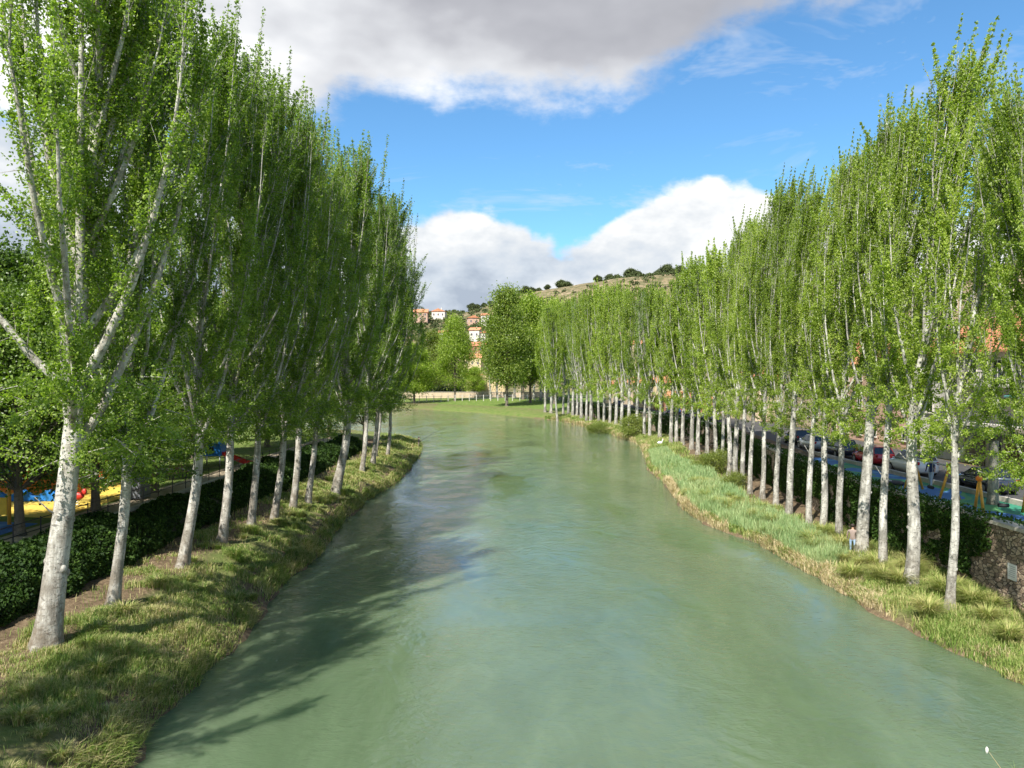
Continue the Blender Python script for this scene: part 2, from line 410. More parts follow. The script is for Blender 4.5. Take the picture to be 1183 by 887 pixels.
def poplar_meshes(seed, H=29., cb=8., RR=3.0, r0=0.42, nl=26, spl=14, nleaf=60000, leaf=0.13, curve=0.0,
                  env=((0, .5), (.12, .85), (.32, 1), (.6, .78), (.85, .38), (1, .08)), upness=1.0, thin=1.0, fork=0.0, sigma=0.2, twigs=True, bend=0.0, low=0.06):
    r = np.random.default_rng(seed); rd = random.Random(seed)
    ph = r.uniform(0, 6.28, 4)
    def trunk_xy(z):
        z = np.asarray(z, float)
        w = 0.10*np.sin(z*0.45+ph[0])*np.minimum(z/4, 1)+0.18*np.sin(z*0.17+ph[1])*np.minimum(z/8, 1)
        w2 = 0.10*np.sin(z*0.4+ph[2])*np.minimum(z/4, 1)
        return w+curve*(1-np.exp(-z/7.0))+bend*(np.maximum(z-8, 0)/20.0)**1.5, w2
    tb = MB()
    top = H*(0.9 if fork == 0 else 0.80)
    zs = np.concatenate([[-0.6, 0, 0.15, 0.4, 0.8, 1.4], np.linspace(2.1, top, 26)])
    tx, ty = trunk_xy(np.maximum(zs, 0))
    def tr(z): return r0*max(0.05, (1-(max(z, 0)/H)**0.9*0.97))*(1+0.42*math.exp(-max(z, 0)*1.9))
    k = 14; n0 = 0
    for i, z in enumerate(zs):
        rr = tr(z)
        for j in range(k):
            a = 2*math.pi*j/k
            q = 1+0.05*math.sin(3*a+ph[3]+z*0.3)+0.16*math.exp(-max(z, 0)*2.2)*math.sin(5*a+ph[0])+rd.uniform(-.02, .02)
            tb.v.append((tx[i]+rr*q*math.cos(a), ty[i]+rr*q*math.sin(a), z))
    for i in range(len(zs)-1):
        for j in range(k):
            a = i*k+j; b2 = i*k+(j+1) % k
            tb.f.append((a, b2, b2+k, a+k))
    # knots and old branch stubs on the bare bole
    for q in range(rd.randint(3, 7)):
        z = rd.uniform(1.5, cb); a = rd.uniform(0, 6.28); x_, y_ = trunk_xy(z); rr = tr(z)
        tb.ball((x_+math.cos(a)*rr*0.88, y_+math.sin(a)*rr*0.88, z), rr*0.33, 8, 5, (1, 1, 1.3))
    bb = MB()
    if rd.random() < 0.3:
        z = rd.uniform(cb*0.55, cb*0.85); a = rd.uniform(0, 6.28); x_, y_ = trunk_xy(z)
        L = rd.uniform(0.5, 1.0)
        bb.tube([(x_, y_, z), (x_+math.cos(a)*L*.5, y_+math.sin(a)*L*.5, z+L*.35), (x_+math.cos(a)*L, y_+math.sin(a)*L, z+L*.9)], [0.05, .03, .012], 5)
    e = np.array(env)
    S, D, L_ = [], [], []
    W = []
    for i in range(nl):
        f = (i+rd.random()*0.6)/nl
        z0 = cb*0.92+(0.80*H-cb*0.92)*f**1.15
        Ll = (H-z0)*rd.uniform(0.45, 0.9)*(1 if i > nl*0.3 else rd.uniform(.55, .95))
        zt = z0+Ll
        Rt = RR*np.interp((zt-cb)/(H-cb), e[:, 0], e[:, 1])*rd.uniform(.65, 1.1)
        if i < nl*0.35: Rt = max(Rt, RR*rd.uniform(.55, .95))
        a = i*2.39996+rd.uniform(-.4, .4)
        x0, y0 = trunk_xy(z0); wob = rd.uniform(-.35, .35)
        pts, rads = [], []
        rl = min(tr(z0)*0.55, 0.025+Ll*0.0085)*(1.0 if fork == 0 else fork)
        for q in range(7):
            s = q/6
            rr = Rt*(1-(1-s)**(1.7*upness))
            aa = a+wob*s
            bx_ = bend*((max(z0+Ll*s**1.12-8, 0)/20.)**1.5-(max(z0-8, 0)/20.)**1.5)
            pts.append((x0+bx_+math.cos(aa)*rr+rd.uniform(-.1, .1)*s, y0+math.sin(aa)*rr+rd.uniform(-.1, .1)*s, z0+Ll*s**1.12))
            rads.append(max(0.012, rl*(1-s)**0.8))
        (tb if rl > 0.13 else bb).tube(pts, rads, 7 if rl > .08 else 5, False)
        P = np.array(pts)
        for q in range(spl):
            s = rd.uniform(0.12, 1.0); t = s*6; i0 = min(int(t), 5)
            st = P[i0]+(P[i0+1]-P[i0])*(t-i0)
            out = np.array([math.cos(a+wob*s), math.sin(a+wob*s), 0.])
            if rd.random() < 0.28 and s < .75:
                d = rand_unit(1, r)[0]*0.9+out*0.4+np.array([0, 0, 0.2]); l = rd.uniform(.6, 1.5)
            else:
                d = np.array([bend*.10, 0, 1.])+out*rd.uniform(-.15, .55)+rand_unit(1, r)[0]*0.28; l = rd.uniform(1.0, 2.8)
            d = d/np.linalg.norm(d)
            if st[2]+d[2]*l > H*.97: l = max(0.5, (H*.97-st[2]))
            S.append(st); D.append(d); L_.append(l); W.append(rd.uniform(.1, 1.0)**1.6*2.0*l*np.interp(st[2]/H, [.4, .7, .95], [1.0, .72, .6]))
    for q in range(int(nl*spl*low)):        # short leafy sprays low round the fork
        z = cb*rd.uniform(0.84, 1.25); x_, y_ = trunk_xy(z); a = rd.uniform(0, 6.28); q_ = rd.uniform(.1, .75)*RR*.75
        d = np.array([math.cos(a)*.8, math.sin(a)*.8, rd.uniform(-.5, .5)]); d /= np.linalg.norm(d)
        S.append(np.array([x_+math.cos(a)*q_, y_+math.sin(a)*q_, z+q_*.35])); D.append(d); L_.append(rd.uniform(.5, 1.3)); W.append(rd.uniform(.5, 1.3))
    for q in range(int(nl*1.4)):                       # long thin leaders standing out of the top
        z = H*rd.uniform(.70, .90); a = rd.uniform(0, 6.28); q_ = RR*rd.uniform(.1, .95)*(1.42-z/H)
        d = np.array([math.cos(a)*.10+bend*.10, math.sin(a)*.10, 1.]); d /= np.linalg.norm(d)
        l = min(rd.uniform(2.4, 5.2), H*rd.uniform(.96, 1.03)-z); tx_, ty_ = trunk_xy(z); S.append(np.array([math.cos(a)*q_+tx_, math.sin(a)*q_+ty_, z])); D.append(d); L_.append(l); W.append(l*rd.uniform(.3, .55))
    for q in range(int(nl*spl*0.16)):
        z = rd.uniform(cb, top); x_, y_ = trunk_xy(z); a = rd.uniform(0, 6.28)
        d = np.array([math.cos(a)*.6, math.sin(a)*.6, 1.]); d /= np.linalg.norm(d)
        l = rd.uniform(.8, 2.2)
        S.append(np.array([x_, y_, z])); D.append(d); L_.append(l); W.append(l*rd.uniform(.3, 1.0))
    S = np.array(S); D = np.array(D); L_ = np.array(L_); W = np.array(W)
    if twigs:
        for s_, d_, l_ in zip(S, D, L_):
            bb.tube([tuple(s_), tuple(s_+d_*l_*.5+np.array([0, 0, .04])), tuple(s_+d_*l_)], [0.022, 0.014, 0.005], 3, False)
    ii = r.choice(len(S), nleaf, p=W/W.sum())
    t = r.uniform(0.02, 1.03, nleaf)
    sg = sigma*(1.05-0.8*np.clip(t, 0, 1))*np.interp(S[ii][:, 2]/H, [.5, .9], [1, .62])
    # leaves gather in small sprays along each shoot
    tq = np.round(t*L_[ii]/0.34)*0.34/L_[ii]*0.6+t*0.4
    P = S[ii]+D[ii]*(L_[ii]*tq)[:, None]+r.normal(size=(nleaf, 3))*sg[:, None]
    V, Fq = leaf_quads(P, leaf, r)
    cm = mesh_np('crown', V, Fq)
    def tome(mb, nm):
        me = bpy.data.meshes.new(nm); me.from_pydata(mb.v, [], mb.f); me.update()
        me.polygons.foreach_set('use_smooth', [True]*len(me.polygons)); return me
    return tome(tb, 'trunk'), tome(bb, 'branches'), cm

def tree(name, meshes, mats, loc, rot, scale, label, cat, group):
    o = empty(name, loc, rot, scale); tag(o, label, cat, group)
    t, b_, c = meshes
    link('trunk', t, None, o).data
    if len(t.materials) == 0: t.materials.append(mats[0])
    if len(b_.vertices):
        link('branches', b_, None, o)
        if len(b_.materials) == 0: b_.materials.append(mats[0])
    cr = link('crown', c, None, o)
    if len(c.materials) == 0: c.materials.append(mats[1])
    return o

def ordinal(n):
    w = ['nearest', 'second', 'third', 'fourth', 'fifth', 'sixth', 'seventh', 'eighth', 'ninth', 'tenth', 'eleventh', 'twelfth', 'thirteenth',
         'fourteenth', 'fifteenth', 'sixteenth', 'seventeenth', 'eighteenth', 'nineteenth', 'twentieth']
    if n < 20: return w[n]
    t = {20: 'twenty', 30: 'thirty', 40: 'forty'}[(n+1)//10*10]
    k = (n+1) % 10
    if k == 0: return {20: 'twentieth', 30: 'thirtieth', 40: 'fortieth'}[n+1]
    return t+'-'+['first', 'second', 'third', 'fourth', 'fifth', 'sixth', 'seventh', 'eighth', 'ninth'][k-1]

ENVL = ((0, .45), (.1, .78), (.3, 1), (.55, .84), (.8, .48), (1, .08))
leftvars = [poplar_meshes(100+i, 30, 6.6+.4*i, 4.4, 0.275, 32, 20, 98000, 0.100, 1.0, ENVL, 1.0, 1.0, 0, 0.24, low=.15) for i in range(3)]
hero = poplar_meshes(200, 30, 7.4, 5.8, 0.43, 28, 24, 122000, 0.098, 1.3, ENVL, 0.9, 1.0, 1.4, 0.26, low=.13)
rightvars = [poplar_meshes(300+i, 29, 8.0+0.9*(i % 3), 2.9+.3*(i % 2), 0.30, 25, 16, 82000, 0.100, 0.0, bend=1.9, low=.10) for i in range(4)]
thinvar = poplar_meshes(350, 29, 8.6, 3.1, 0.27, 24, 14, 58000, 0.095, 0.0, bend=2.4, low=.10)
farvars = [poplar_meshes(400+i, 29, 6.3, 3.6, 0.38, 20, 12, 24000, 0.18, 0.0, sigma=0.28, twigs=True) for i in range(4)]
sparse = poplar_meshes(500, 29, 8.0, 3.3, 0.36, 26, 13, 11000, 0.16, 0.0, sigma=0.3)
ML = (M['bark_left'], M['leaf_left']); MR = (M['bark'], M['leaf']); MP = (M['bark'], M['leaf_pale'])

# hand-placed low limb of the nearest left poplar reaching over the bank
LT = [  # x, y, height, variant
    (-16.1, 26.2, 29, 'h'), (-16.2, 30.8, 26.5, 0), (-16.2, 37.4, 28, 1), (-16.4, 43.0, 28, 2), (-16.3, 47.4, 28.5, 0), (-15.8, 50.4, 28.5, 1),
    (-16.1, 55.8, 29, 2), (-15.9, 59.2, 27.0, 0), (-15.3, 66.0, 31, 1), (-15.6, 79.0, 29.5, 2), (-15.4, 84.0, 30.5, 0), (-16.4, 91.0, 28.5, 1), (-15.6, 95.0, 27, 2)]
ltxt = ['thick grey trunk forking low over the bank beside the left playground, nearest left poplar',
        'second trunk of the left bank row, pale with dark blotches, just behind the forked one',
        'third trunk of the left bank row, standing where the grassy bank widens',
        'fourth trunk of the left bank row, slim and pale against the dark hedge',
        'fifth trunk of the left bank row, slimmest of them, before the hedge',
        'sixth trunk of the left bank row, with a short bare side branch',
        'seventh trunk of the left bank row, mottled bark, left of the leaning pair',
        'eighth trunk of the left bank row, shaded foot close to the hedge',
        'ninth trunk of the left bank row, dark upper bole and wide crown over the water',
        'tenth trunk of the left bank row, first of the far sunlit group',
        'eleventh trunk of the left bank row, second of the far sunlit group',
        'twelfth trunk of the left bank row, third of the far sunlit group',
        'last trunk of the left bank row, standing on the sunny grass near the angler']
for i, (x, y, h, v) in enumerate(LT):
    ms = hero if v == 'h' else leftvars[v]
    s = h/30
    sr = (1.0, .95, 1.15, 1.05, .8, .9, .95, 1.0, 1.9, .9, .9, .85, .9)[i]
    crown_r = (1, 1, 1, 1, .95, .95, .95, 1, 1.12, 1.05, 1.1, 1, 1.1)[i]
    z = gz(x, y)-0.1
    o = empty('poplar_tree', (x, y, z), (random.uniform(-.01, .02), 0.02, random.uniform(-.45, .45)), s)
    tag(o, ltxt[i], 'poplar tree', 'poplars in a row along the left bank')
    t, b_, c = ms
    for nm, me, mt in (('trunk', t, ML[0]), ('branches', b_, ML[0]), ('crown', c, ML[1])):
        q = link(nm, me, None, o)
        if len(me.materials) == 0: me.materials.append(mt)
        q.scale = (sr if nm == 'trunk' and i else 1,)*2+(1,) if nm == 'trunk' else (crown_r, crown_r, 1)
        if nm == 'trunk' and sr != 1:
            # thinner bole: slim every trunk about its own axis only a little so it stays joined to its limbs
            q.scale = ((sr+1)/2, (sr+1)/2, 1)
        if nm == 'branches': q.scale = (crown_r, crown_r, 1)

for (x, y, lb) in ((-16.9, 14.2, 'unseen poplar added outside the frame by the bridge to shade the near left bank')  ,):  # out-of-view poplar, added for the shade it throws on the near bank
    tree('poplar_tree', leftvars[1], ML, (x, y, gz(x, y)-.1), (0, 0, .3), .82, lb, 'poplar tree', 'poplars in a row along the left bank')

def PX(px, py, z): d = (CAMH-z)*FPX/(py-HOR); return (px-591)/FPX*d, d
RT = [(1197, 738), (1098, 700), (1052, 675), (1020, 655), (995, 641), (969, 625), (950, 617), (934, 608), (911, 597), (896, 587), (880, 577.5), (866, 571),
      (857, 564), (849, 557), (842, 551), (835, 546), (826.5, 538), (816, 530), (806, 525), (798.5, 519), (788, 513.5), (781, 512), (774.5, 512), (762, 508), (750, 506), (744, 504),
      (735, 496), (726, 495), (717, 494), (711, 492), (704, 491), (697, 490), (691, 489), (682, 487), (677, 486), (671, 484), (666, 482.5), (661, 481.5), (656, 480.5), (650, 479.5), (643.5, 482), (636, 477), (629, 476.5)]
tops = [(590, 350), (625, 335), (650, 325), (680, 312), (705, 322), (725, 332), (745, 315), (762, 322), (778, 300), (800, 288), (820, 262), (850, 225), (880, 200), (900, 180), (930, 150), (960, 100),
        (990, 92), (1020, 95), (1052, 28), (1098, 80), (1192, 60)]
rtraits = {0: 'leafy poplar at the near end of the right bank, cut by the frame edge', 1: 'slender smooth white-trunked poplar beside the stone wall plaque',
           2: 'tall poplar with knobbly white trunk in front of the swings', 3: 'poplar with knotted pale trunk left of the knobbly white one',
           4: 'thick poplar with ivy on its upper bole beside the standing person'}
for i, (px, py) in enumerate(RT):
    z0 = 0.85 if py > 488 else 1.0
    x, y = PX(px, py, z0)
    x = min(x, float(xwall(y))-1.2)
    ty = np.interp(px, [t[0] for t in tops], [t[1] for t in tops])
    h = (HOR-ty)/FPX*y+CAMH-z0
    h *= random.uniform(0.86, 1.03) if i > 4 else 1.0
    h = min(h, 33)
    near = y < 88
    ms = (thinvar if i == 1 else rightvars[(i*3+1) % 4]) if near else farvars[i % 4]
    mats = MR
    z = gz(x, y)-0.1
    lean = 0.075 if y < 70 else 0.035*random.uniform(0, 1.3)
    if i in (3, 5, 8): lean = 0.05
    if i in (40,): lean = -0.10
    flip = math.pi if i == 0 else 0.0
    if i == 0: lean = 0.0
    if i in (25, 36): ms = sparse; 
    lab = rtraits.get(i, ordinal(i)+' white-trunked poplar along the right bank row, counted back from the bridge')
    o = empty('poplar_tree', (x, y, z), (random.uniform(-.015, .015), lean*0.6, random.uniform(0, 6.28)), h/29)
    # lean is about the world y axis: apply it after the spin
    o.rotation_mode = 'QUATERNION'
    from mathutils import Quaternion
    o.rotation_quaternion = Quaternion((0, 1, 0), lean*0.6) @ Quaternion((0, 0, 1), flip+random.uniform(-.6, .6) if near else random.uniform(0, 6.28))
    tag(o, lab, 'poplar tree', 'poplars in a row along the right bank')
    slim = random.uniform(.7, .98) if i else .8
    fat = {1: .9, 2: 1.15, 4: 1.25}.get(i, random.uniform(.7, 1.0))
    for nm, me, mt in (('trunk', ms[0], mats[0]), ('branches', ms[1], mats[0]), ('crown', ms[2], mats[1])):
        q = link(nm, me, None, o)
        if len(me.materials) == 0: me.materials.append(M['leaf_pale'] if (ms is sparse and nm == 'crown') else mt)
        if nm == 'trunk': q.scale = (fat, fat, 1)
        else: q.scale = (slim, slim, 1)

# broad trees: park interior, far meadow
def broad_meshes(seed, H=14., cb=3., RR=5., r0=.3, ncl=60, nleaf=22000, leaf=.2, sig=0.75, conical=0.):
    r = np.random.default_rng(seed); rd = random.Random(seed)
    tb = MB(); bb = MB()
    lx, ly = rd.uniform(-.5, .5), rd.uniform(-.5, .5)
    zs = [-0.5, 0, .4, 1, cb*.6, cb, cb+(H-cb)*.4, H*.85]
    tb.tube([(lx*max(z, 0)/H, ly*max(z, 0)/H, z) for z in zs], [r0*1.5, r0*1.45, r0*1.15, r0, r0*.9, r0*.82, r0*.45, r0*.08], 10)
    C, Wt = [], []
    for i in range(ncl):
        t = rd.random()**0.8
        z = cb+(H-cb)*t
        prof = (math.sin(math.pi*min(1, t*0.86+0.12))**0.7)*(1-conical*t)
        a = i*2.39996+rd.uniform(-.5, .5); q = RR*prof*rd.uniform(.45, 1.0)
        c = np.array([math.cos(a)*q, math.sin(a)*q, z]); C.append(c); Wt.append(rd.uniform(.4, 1.4))
        z0 = max(cb*.8, z-q*0.9-0.6)
        bb.tube([(lx*z0/H, ly*z0/H, z0), tuple(c*np.array([.55, .55, 1])-np.array([0, 0, .35*(z-z0)])), tuple(c)], [r0*.22, r0*.12, .012], 4, False)
    C = np.array(C); Wt = np.array(Wt)
    ii = r.choice(ncl, nleaf, p=Wt/Wt.sum())
    off = r.normal(size=(nleaf, 3))*np.array([sig, sig, sig*.75])*(0.6+Wt[ii][:, None]*.4)
    V, Fq = leaf_quads(C[ii]+off, leaf, r)
    def tome(mb, nm):
        me = bpy.data.meshes.new(nm); me.from_pydata(mb.v, [], mb.f); me.update()
        me.polygons.foreach_set('use_smooth', [True]*len(me.polygons)); return me
    return tome(tb, 'trunk'), tome(bb, 'branches'), mesh_np('crown', V, Fq)

park = [broad_meshes(600+i, 15, 3.6, 5.6, .3, 80, 40000, .19, .8) for i in range(2)]
MPK = (M['bark_dark'], M['leaf_park'])
pk = [(-23.6, 36.5, .75, 'dark-trunked park tree by the left fence beside the blue play floor'),
      (-23.8, 43.5, .78, 'dark-trunked park tree standing in front of the yellow play floor'),
      (-23.7, 50.5, .75, 'dark-trunked park tree by the left fence next to the grey litter bin'),
      (-25.5, 62, .85, 'park tree behind the left hedge, before the blue playhouse'), (-30, 29, 1.0, 'park tree at the left frame edge over the playground'),
      (-34, 52, 1.05, 'broad park tree behind the orange play structure'), (-38, 40, 1.1, 'broad park tree at far left behind the playground'),
      (-30, 72, 1.0, 'round park tree behind the playhouse'), (-40, 66, 1.15, 'big dark park tree deep in the left park'),
      (-27, 84, .95, 'park tree behind the far end of the hedge'), (-36, 92, 1.1, 'park tree on the lawn behind the hedge end'),
      (-24, 100, .9, 'park tree on the lawn behind the far sunlit trunks'), (-48, 84, 1.2, 'tallest dark tree at the back of the left park'),
      (-52, 54, 1.2, 'dark tree at the back of the left park near the pink house'), (-31, 112, 1.0, 'park tree near the river bend on the left'),
      (-22.5, 116, .8, 'small park tree by the point of the left bank')]
for i, (x, y, s, lb) in enumerate(pk):
    tree('park_tree', park[i % 2], MPK, (x, y, gz(x, y)-.05), (0, 0, random.uniform(0, 6)), s, lb, 'park tree', 'trees in the left park')

fb_o = broad_meshes(704, 30, 6, 8, .45, 110, 26000, .42, 1.5, .25)
fb = [broad_meshes(700+i, 30, 6, 8, .45, 110, 26000, .42, 1.5, .25) for i in range(2)]
fy = broad_meshes(720, 30, 5, 8, .45, 100, 20000, .42, 1.6, .35)
def far_tree(px, py, topy, width, ms, mats, lb, z0=1.4, name='tree', d=None):
    if d is None: x, y = PX(px, py, z0)
    else: y = d; x = (px-591)/FPX*y
    z = gz(x, y)
    h = (HOR-topy)/FPX*y+CAMH-z
    w = width/FPX*y/16.0
    o = tree(name, ms, mats, (x, y, z-.1), (0, 0, random.uniform(0, 6)), (w, w, h/30), lb, 'tree', 'trees around the far river bend')
    return o
MF = (M['bark_dark'], M['leaf']); MY = (M['bark_dark'], M['leaf_yellow'])
far_tree(525, 465, 368, 42, fb[0], MF, 'single conical green tree on the meadow across the bend')
far_tree(500, 461, 385, 52, fy, MY, 'yellowish spring-leaved tree at the left of the far meadow')
far_tree(585, 471, 338, 62, fb_o, (M['bark_dark'], M['leaf_olive']), 'big olive-green tree leaning over the water at the bend', d=262)
far_tree(612, 466, 345, 56, fb[1], MF, 'dark green tree right behind the big olive-green one', d=282)
far_tree(604, 462, 352, 50, fb[0], MF, 'bushy tree between the bend and the wall, behind the dark green one', d=310)
far_tree(478, 462, 400, 50, fb[1], MF, 'low bushy tree at the left of the meadow, half behind the poplars', d=300)
far_tree(548, 455, 425, 26, fb[1], MF, 'small shrubby tree in front of the beige estate wall', d=345)
far_tree(640, 462, 350, 46, fb[0], MF, 'green tree behind the far trunks of the right row', d=270)

for i, (px, ty, dd) in enumerate([(566, 372, 322), (574, 362, 330), (594, 356, 325), (603, 348, 318), (616, 352, 312), (624, 343, 300), (633, 350, 306), (646, 345, 298)]):
    x = (px-591)/FPX*dd; h = (HOR-ty)/FPX*dd+CAMH-gz(x, dd)
    tree('poplar_tree', farvars[i % 4], (M['bark'], M['leaf']), (x, dd, gz(x, dd)-.1), (0, 0, i*1.1), h/29, ordinal(i).replace('nearest', 'leftmost')+' poplar of the far stand closing the bend, counted from the left', 'poplar tree', 'poplars closing the far bend')
# a clump of larger trees and dark bushes under the right row is left to the wall ivy
# ------------------------------------------------------------------ right retaining wall
def stone_mat(name, scale=3.2, cols=((0.22, 0.16, 0.11), (0.42, 0.32, 0.22), (0.58, 0.47, 0.34))):
    m, nt, b = newmat(name); p = objcoord(nt, True)
    pm = mapping(nt, p, (1, 1, 1.7))
    wv = N(nt, 'ShaderNodeVectorMath', operation='ADD')
    nn = N(nt, 'ShaderNodeTexNoise'); nn.inputs['Scale'].default_value = 2.0; nt.links.new(pm, nn.inputs['Vector'])
    sc = N(nt, 'ShaderNodeVectorMath', operation='SCALE'); nt.links.new(nn.outputs['Color'], sc.inputs[0]); sc.inputs['Scale'].default_value = 0.25
    nt.links.new(pm, wv.inputs[0]); nt.links.new(sc.outputs[0], wv.inputs[1])
    v1 = N(nt, 'ShaderNodeTexVoronoi'); v1.inputs['Scale'].default_value = scale; nt.links.new(wv.outputs[0], v1.inputs['Vector'])
    v2 = N(nt, 'ShaderNodeTexVoronoi', feature='DISTANCE_TO_EDGE'); v2.inputs['Scale'].default_value = scale; nt.links.new(wv.outputs[0], v2.inputs['Vector'])
    sepc = N(nt, 'ShaderNodeSeparateColor'); nt.links.new(v1.outputs['Color'], sepc.inputs[0])
    c = ramp(nt, sepc.outputs[0], [(0.1, cols[0]), (0.5, cols[1]), (0.9, cols[2])])
    j = ramp(nt, v2.outputs['Distance'], [(0.02, 0.0), (0.09, 1.0)])
    c = mix(nt, j, (0.085, 0.07, 0.05), c)
    st = ramp(nt, noise(nt, p, 0.7, 5, 0.7), [(0.4, 0.72), (0.6, 1.0)])
    c = mix(nt, 1.0, c, st, 'MULTIPLY')
    nt.links.new(c, b.inputs['Base Color']); b.inputs['Roughness'].default_value = 0.9
    bump(nt, b, math_(nt, 'ADD', j, noise(nt, p, 14, 4, 0.6)), 0.9, 0.06)
    return m
M['stone'] = stone_mat('rubble_stone')
M['concrete'] = simple('coping_concrete', (0.42, 0.39, 0.33), 0.9, 0.25, 2.0)

def strip(name, path, off0, off1, z0, z1, mat, parent=None, zfun=None, seg=None):
    """a long solid following a plan path between two sideways offsets"""
    P = np.array(path, float)
    if seg:
        d = np.concatenate([[0], np.cumsum(np.hypot(*np.diff(P, axis=0).T))]); n = int(d[-1]/seg)+2
        t = np.linspace(0, d[-1], n); P = np.stack([np.interp(t, d, P[:, 0]), np.interp(t, d, P[:, 1])], 1)
    T = np.gradient(P, axis=0); T /= np.linalg.norm(T, axis=1)[:, None]
    Nn = np.stack([T[:, 1], -T[:, 0]], 1)
    mb = MB(); n = len(P)
    for i in range(n):
        a = P[i]+Nn[i]*off0; b_ = P[i]+Nn[i]*off1
        za = z0; zb = z1
        if zfun is not None: za = zfun(*P[i])+z0; zb = zfun(*P[i])+z1
        mb.v += [(a[0], a[1], za), (b_[0], b_[1], za), (b_[0], b_[1], zb), (a[0], a[1], zb)]
    for i in range(n-1):
        k = i*4
        for q in range(4):
            mb.f.append((k+q, k+(q+1) % 4, k+4+(q+1) % 4, k+4+q))
    mb.f.append((3, 2, 1, 0)); mb.f.append(tuple(4*(n-1)+q for q in range(4)))
    return mb.build(name, mat, parent)
we = empty('retaining_wall', (22.5, 40, 0)); tag(we, 'rubble stone retaining wall behind the right row of poplars', 'stone wall')
inv = Matrix.Translation((-22.5, -40, 0))
def under(o, par):
    o.parent = par; o.matrix_parent_inverse = Matrix.Translation(-Vector(par.location)); return o
wp = [tuple(p) for p in WALL if p[1] >= 20]; wp = [(22.5, -20)]+wp
under(strip('masonry', wp, 0.0, 0.62, -0.5, 4.24, M['stone'], None, None, 2.0), we)
under(strip('coping', wp, -0.08, 0.72, 4.24, 4.40, M['concrete'], None, None, 2.0), we)
pl = empty('plaque', (22.44, 34.1, 2.35)); tag(pl, 'small white notice plate fixed to the stone wall at the frame edge', 'sign')
MB().box((-.03, -.30, -.36), (0, .30, .36)).build('plate', simple('white_enamel', (.75, .75, .72), .4, .06), pl, bevel=.008)
mb = MB()
for q in range(6): mb.box((-.036, -.22, .24-q*.09), (-.031, .22-random.uniform(0, .16), .26-q*.09))
mb.build('text_lines', simple('grey_print', (.3, .3, .32), .6), pl)

# ivy on the wall, hanging over the coping in places
r = np.random.default_rng(5)
def wall_ivy(n, y0, y1, seed):
    r = np.random.default_rng(seed)
    y = y0+(y1-y0)*r.random(n)**1.25; z = r.uniform(0.6, 4.75, n)
    m_ = vnoise(y*1.0, z*1.3, 0.55, 21)+0.5*vnoise(y, z*1.4, 1.6, 22)+0.30-0.2*(z < 1.4)
    edge = (y < 38) & (z < 3.9-0.9*np.maximum(0, 36.0-y)) & (y < 36.6)
    keep = (m_ > 0.05) & ~((y < 35.6) & (z < 4.6)) & ~((y < 37.2) & (z < 2.6+0.8*vnoise(y, z, 1.4, 9)))
    y, z, m_ = y[keep], z[keep], m_[keep]
    th = 0.08+0.55*np.clip(m_, 0, .8)+0.15*(z > 3.6)
    off = -r.random(len(y))*th-0.02
    over = z > 4.35
    x = xwall(y)+off+np.where(over, r.uniform(0, .55, len(y)), 0)
    return np.stack([x, y, z], 1)
P = np.concatenate([wall_ivy(70000, 30, 85, 1), wall_ivy(30000, 85, 225, 2)])
sz = np.where(P[:, 1] > 85, .26, .13)
V, Fq = leaf_quads(P, sz, r, 0.0, 1.0)
tag(link('ivy', mesh_np('ivy', V, Fq), M['ivy']), 'dark ivy hanging over the right stone wall', 'ivy')
M['shade_bush'] = M['ivy']

# ------------------------------------------------------------------ left hedge + terrace kerb + fence
def hedge_pts(n, seed):
    r = np.random.default_rng(seed)
    y = 18+(97-18)*r.random(n)**1.35
    base = np.interp(y, [18, 97], [0, 0])
    # cross-section: bushy hump from x=-18.6 to -22 over the slope
    a = r.uniform(0, math.pi, n); q = 1-np.abs(r.normal(0, .10, n))
    bulge = 1+0.30*vnoise(y, a*2, 0.6, 31)+0.2*vnoise(y, a*3, 1.7, 32)
    bulge = bulge*(1+.35*vnoise(y, y*0, .23, 33))
    x = -20.3+1.7*np.cos(a)*q*bulge; hh = 1.65*np.sin(a)*q*bulge
    z = 2.0+hh+np.where(x < -20.3, (-20.3-x)*.5, 0)
    return np.stack([x, y, z], 1)
he = empty('hedge', (-20.3, 60, 2.0)); tag(he, 'long dark clipped hedge behind the left row of trunks', 'hedge')
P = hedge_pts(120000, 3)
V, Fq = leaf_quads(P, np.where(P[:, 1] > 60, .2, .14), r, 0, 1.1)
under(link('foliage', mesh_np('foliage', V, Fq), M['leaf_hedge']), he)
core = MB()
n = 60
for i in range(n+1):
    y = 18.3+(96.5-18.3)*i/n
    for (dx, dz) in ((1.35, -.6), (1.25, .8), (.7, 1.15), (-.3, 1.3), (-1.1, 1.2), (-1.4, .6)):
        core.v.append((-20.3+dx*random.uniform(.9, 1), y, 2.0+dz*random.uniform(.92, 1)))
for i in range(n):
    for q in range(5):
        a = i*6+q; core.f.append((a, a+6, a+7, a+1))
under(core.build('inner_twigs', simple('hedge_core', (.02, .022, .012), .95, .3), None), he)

strip('park_kerb', [(-22.0, 10), (-22.0, 100)], -.14, .14, LEFTZ-.3, LEFTZ+.10, M['concrete']); tag(bpy.data.objects['park_kerb'], kind='structure')
M['iron'] = simple('dark_iron', (.05, .05, .055), .5, .2, 8, .6)
fe = empty('park_fence', (-22.3, 20, LEFTZ)); tag(fe, 'low dark metal fence between the left playground and the hedge', 'fence')
mb = MB()
for z in (.45, .95): mb.tube([(0, 0, z), (0, 76, z)], .022, 6)
mb.build('rail', M['iron'], fe)
pm = None
for i in range(39):
    if pm is None: pm = MB().tube([(0, 0, -.05), (0, 0, 1.02)], .028, 6); o = pm.build('post', M['iron'], fe); pme = o.data
    else: o = link('post', pme, None, fe)
    o.location = (0, i*2.0, 0); o.rotation_euler = (0, 0.0, 0)

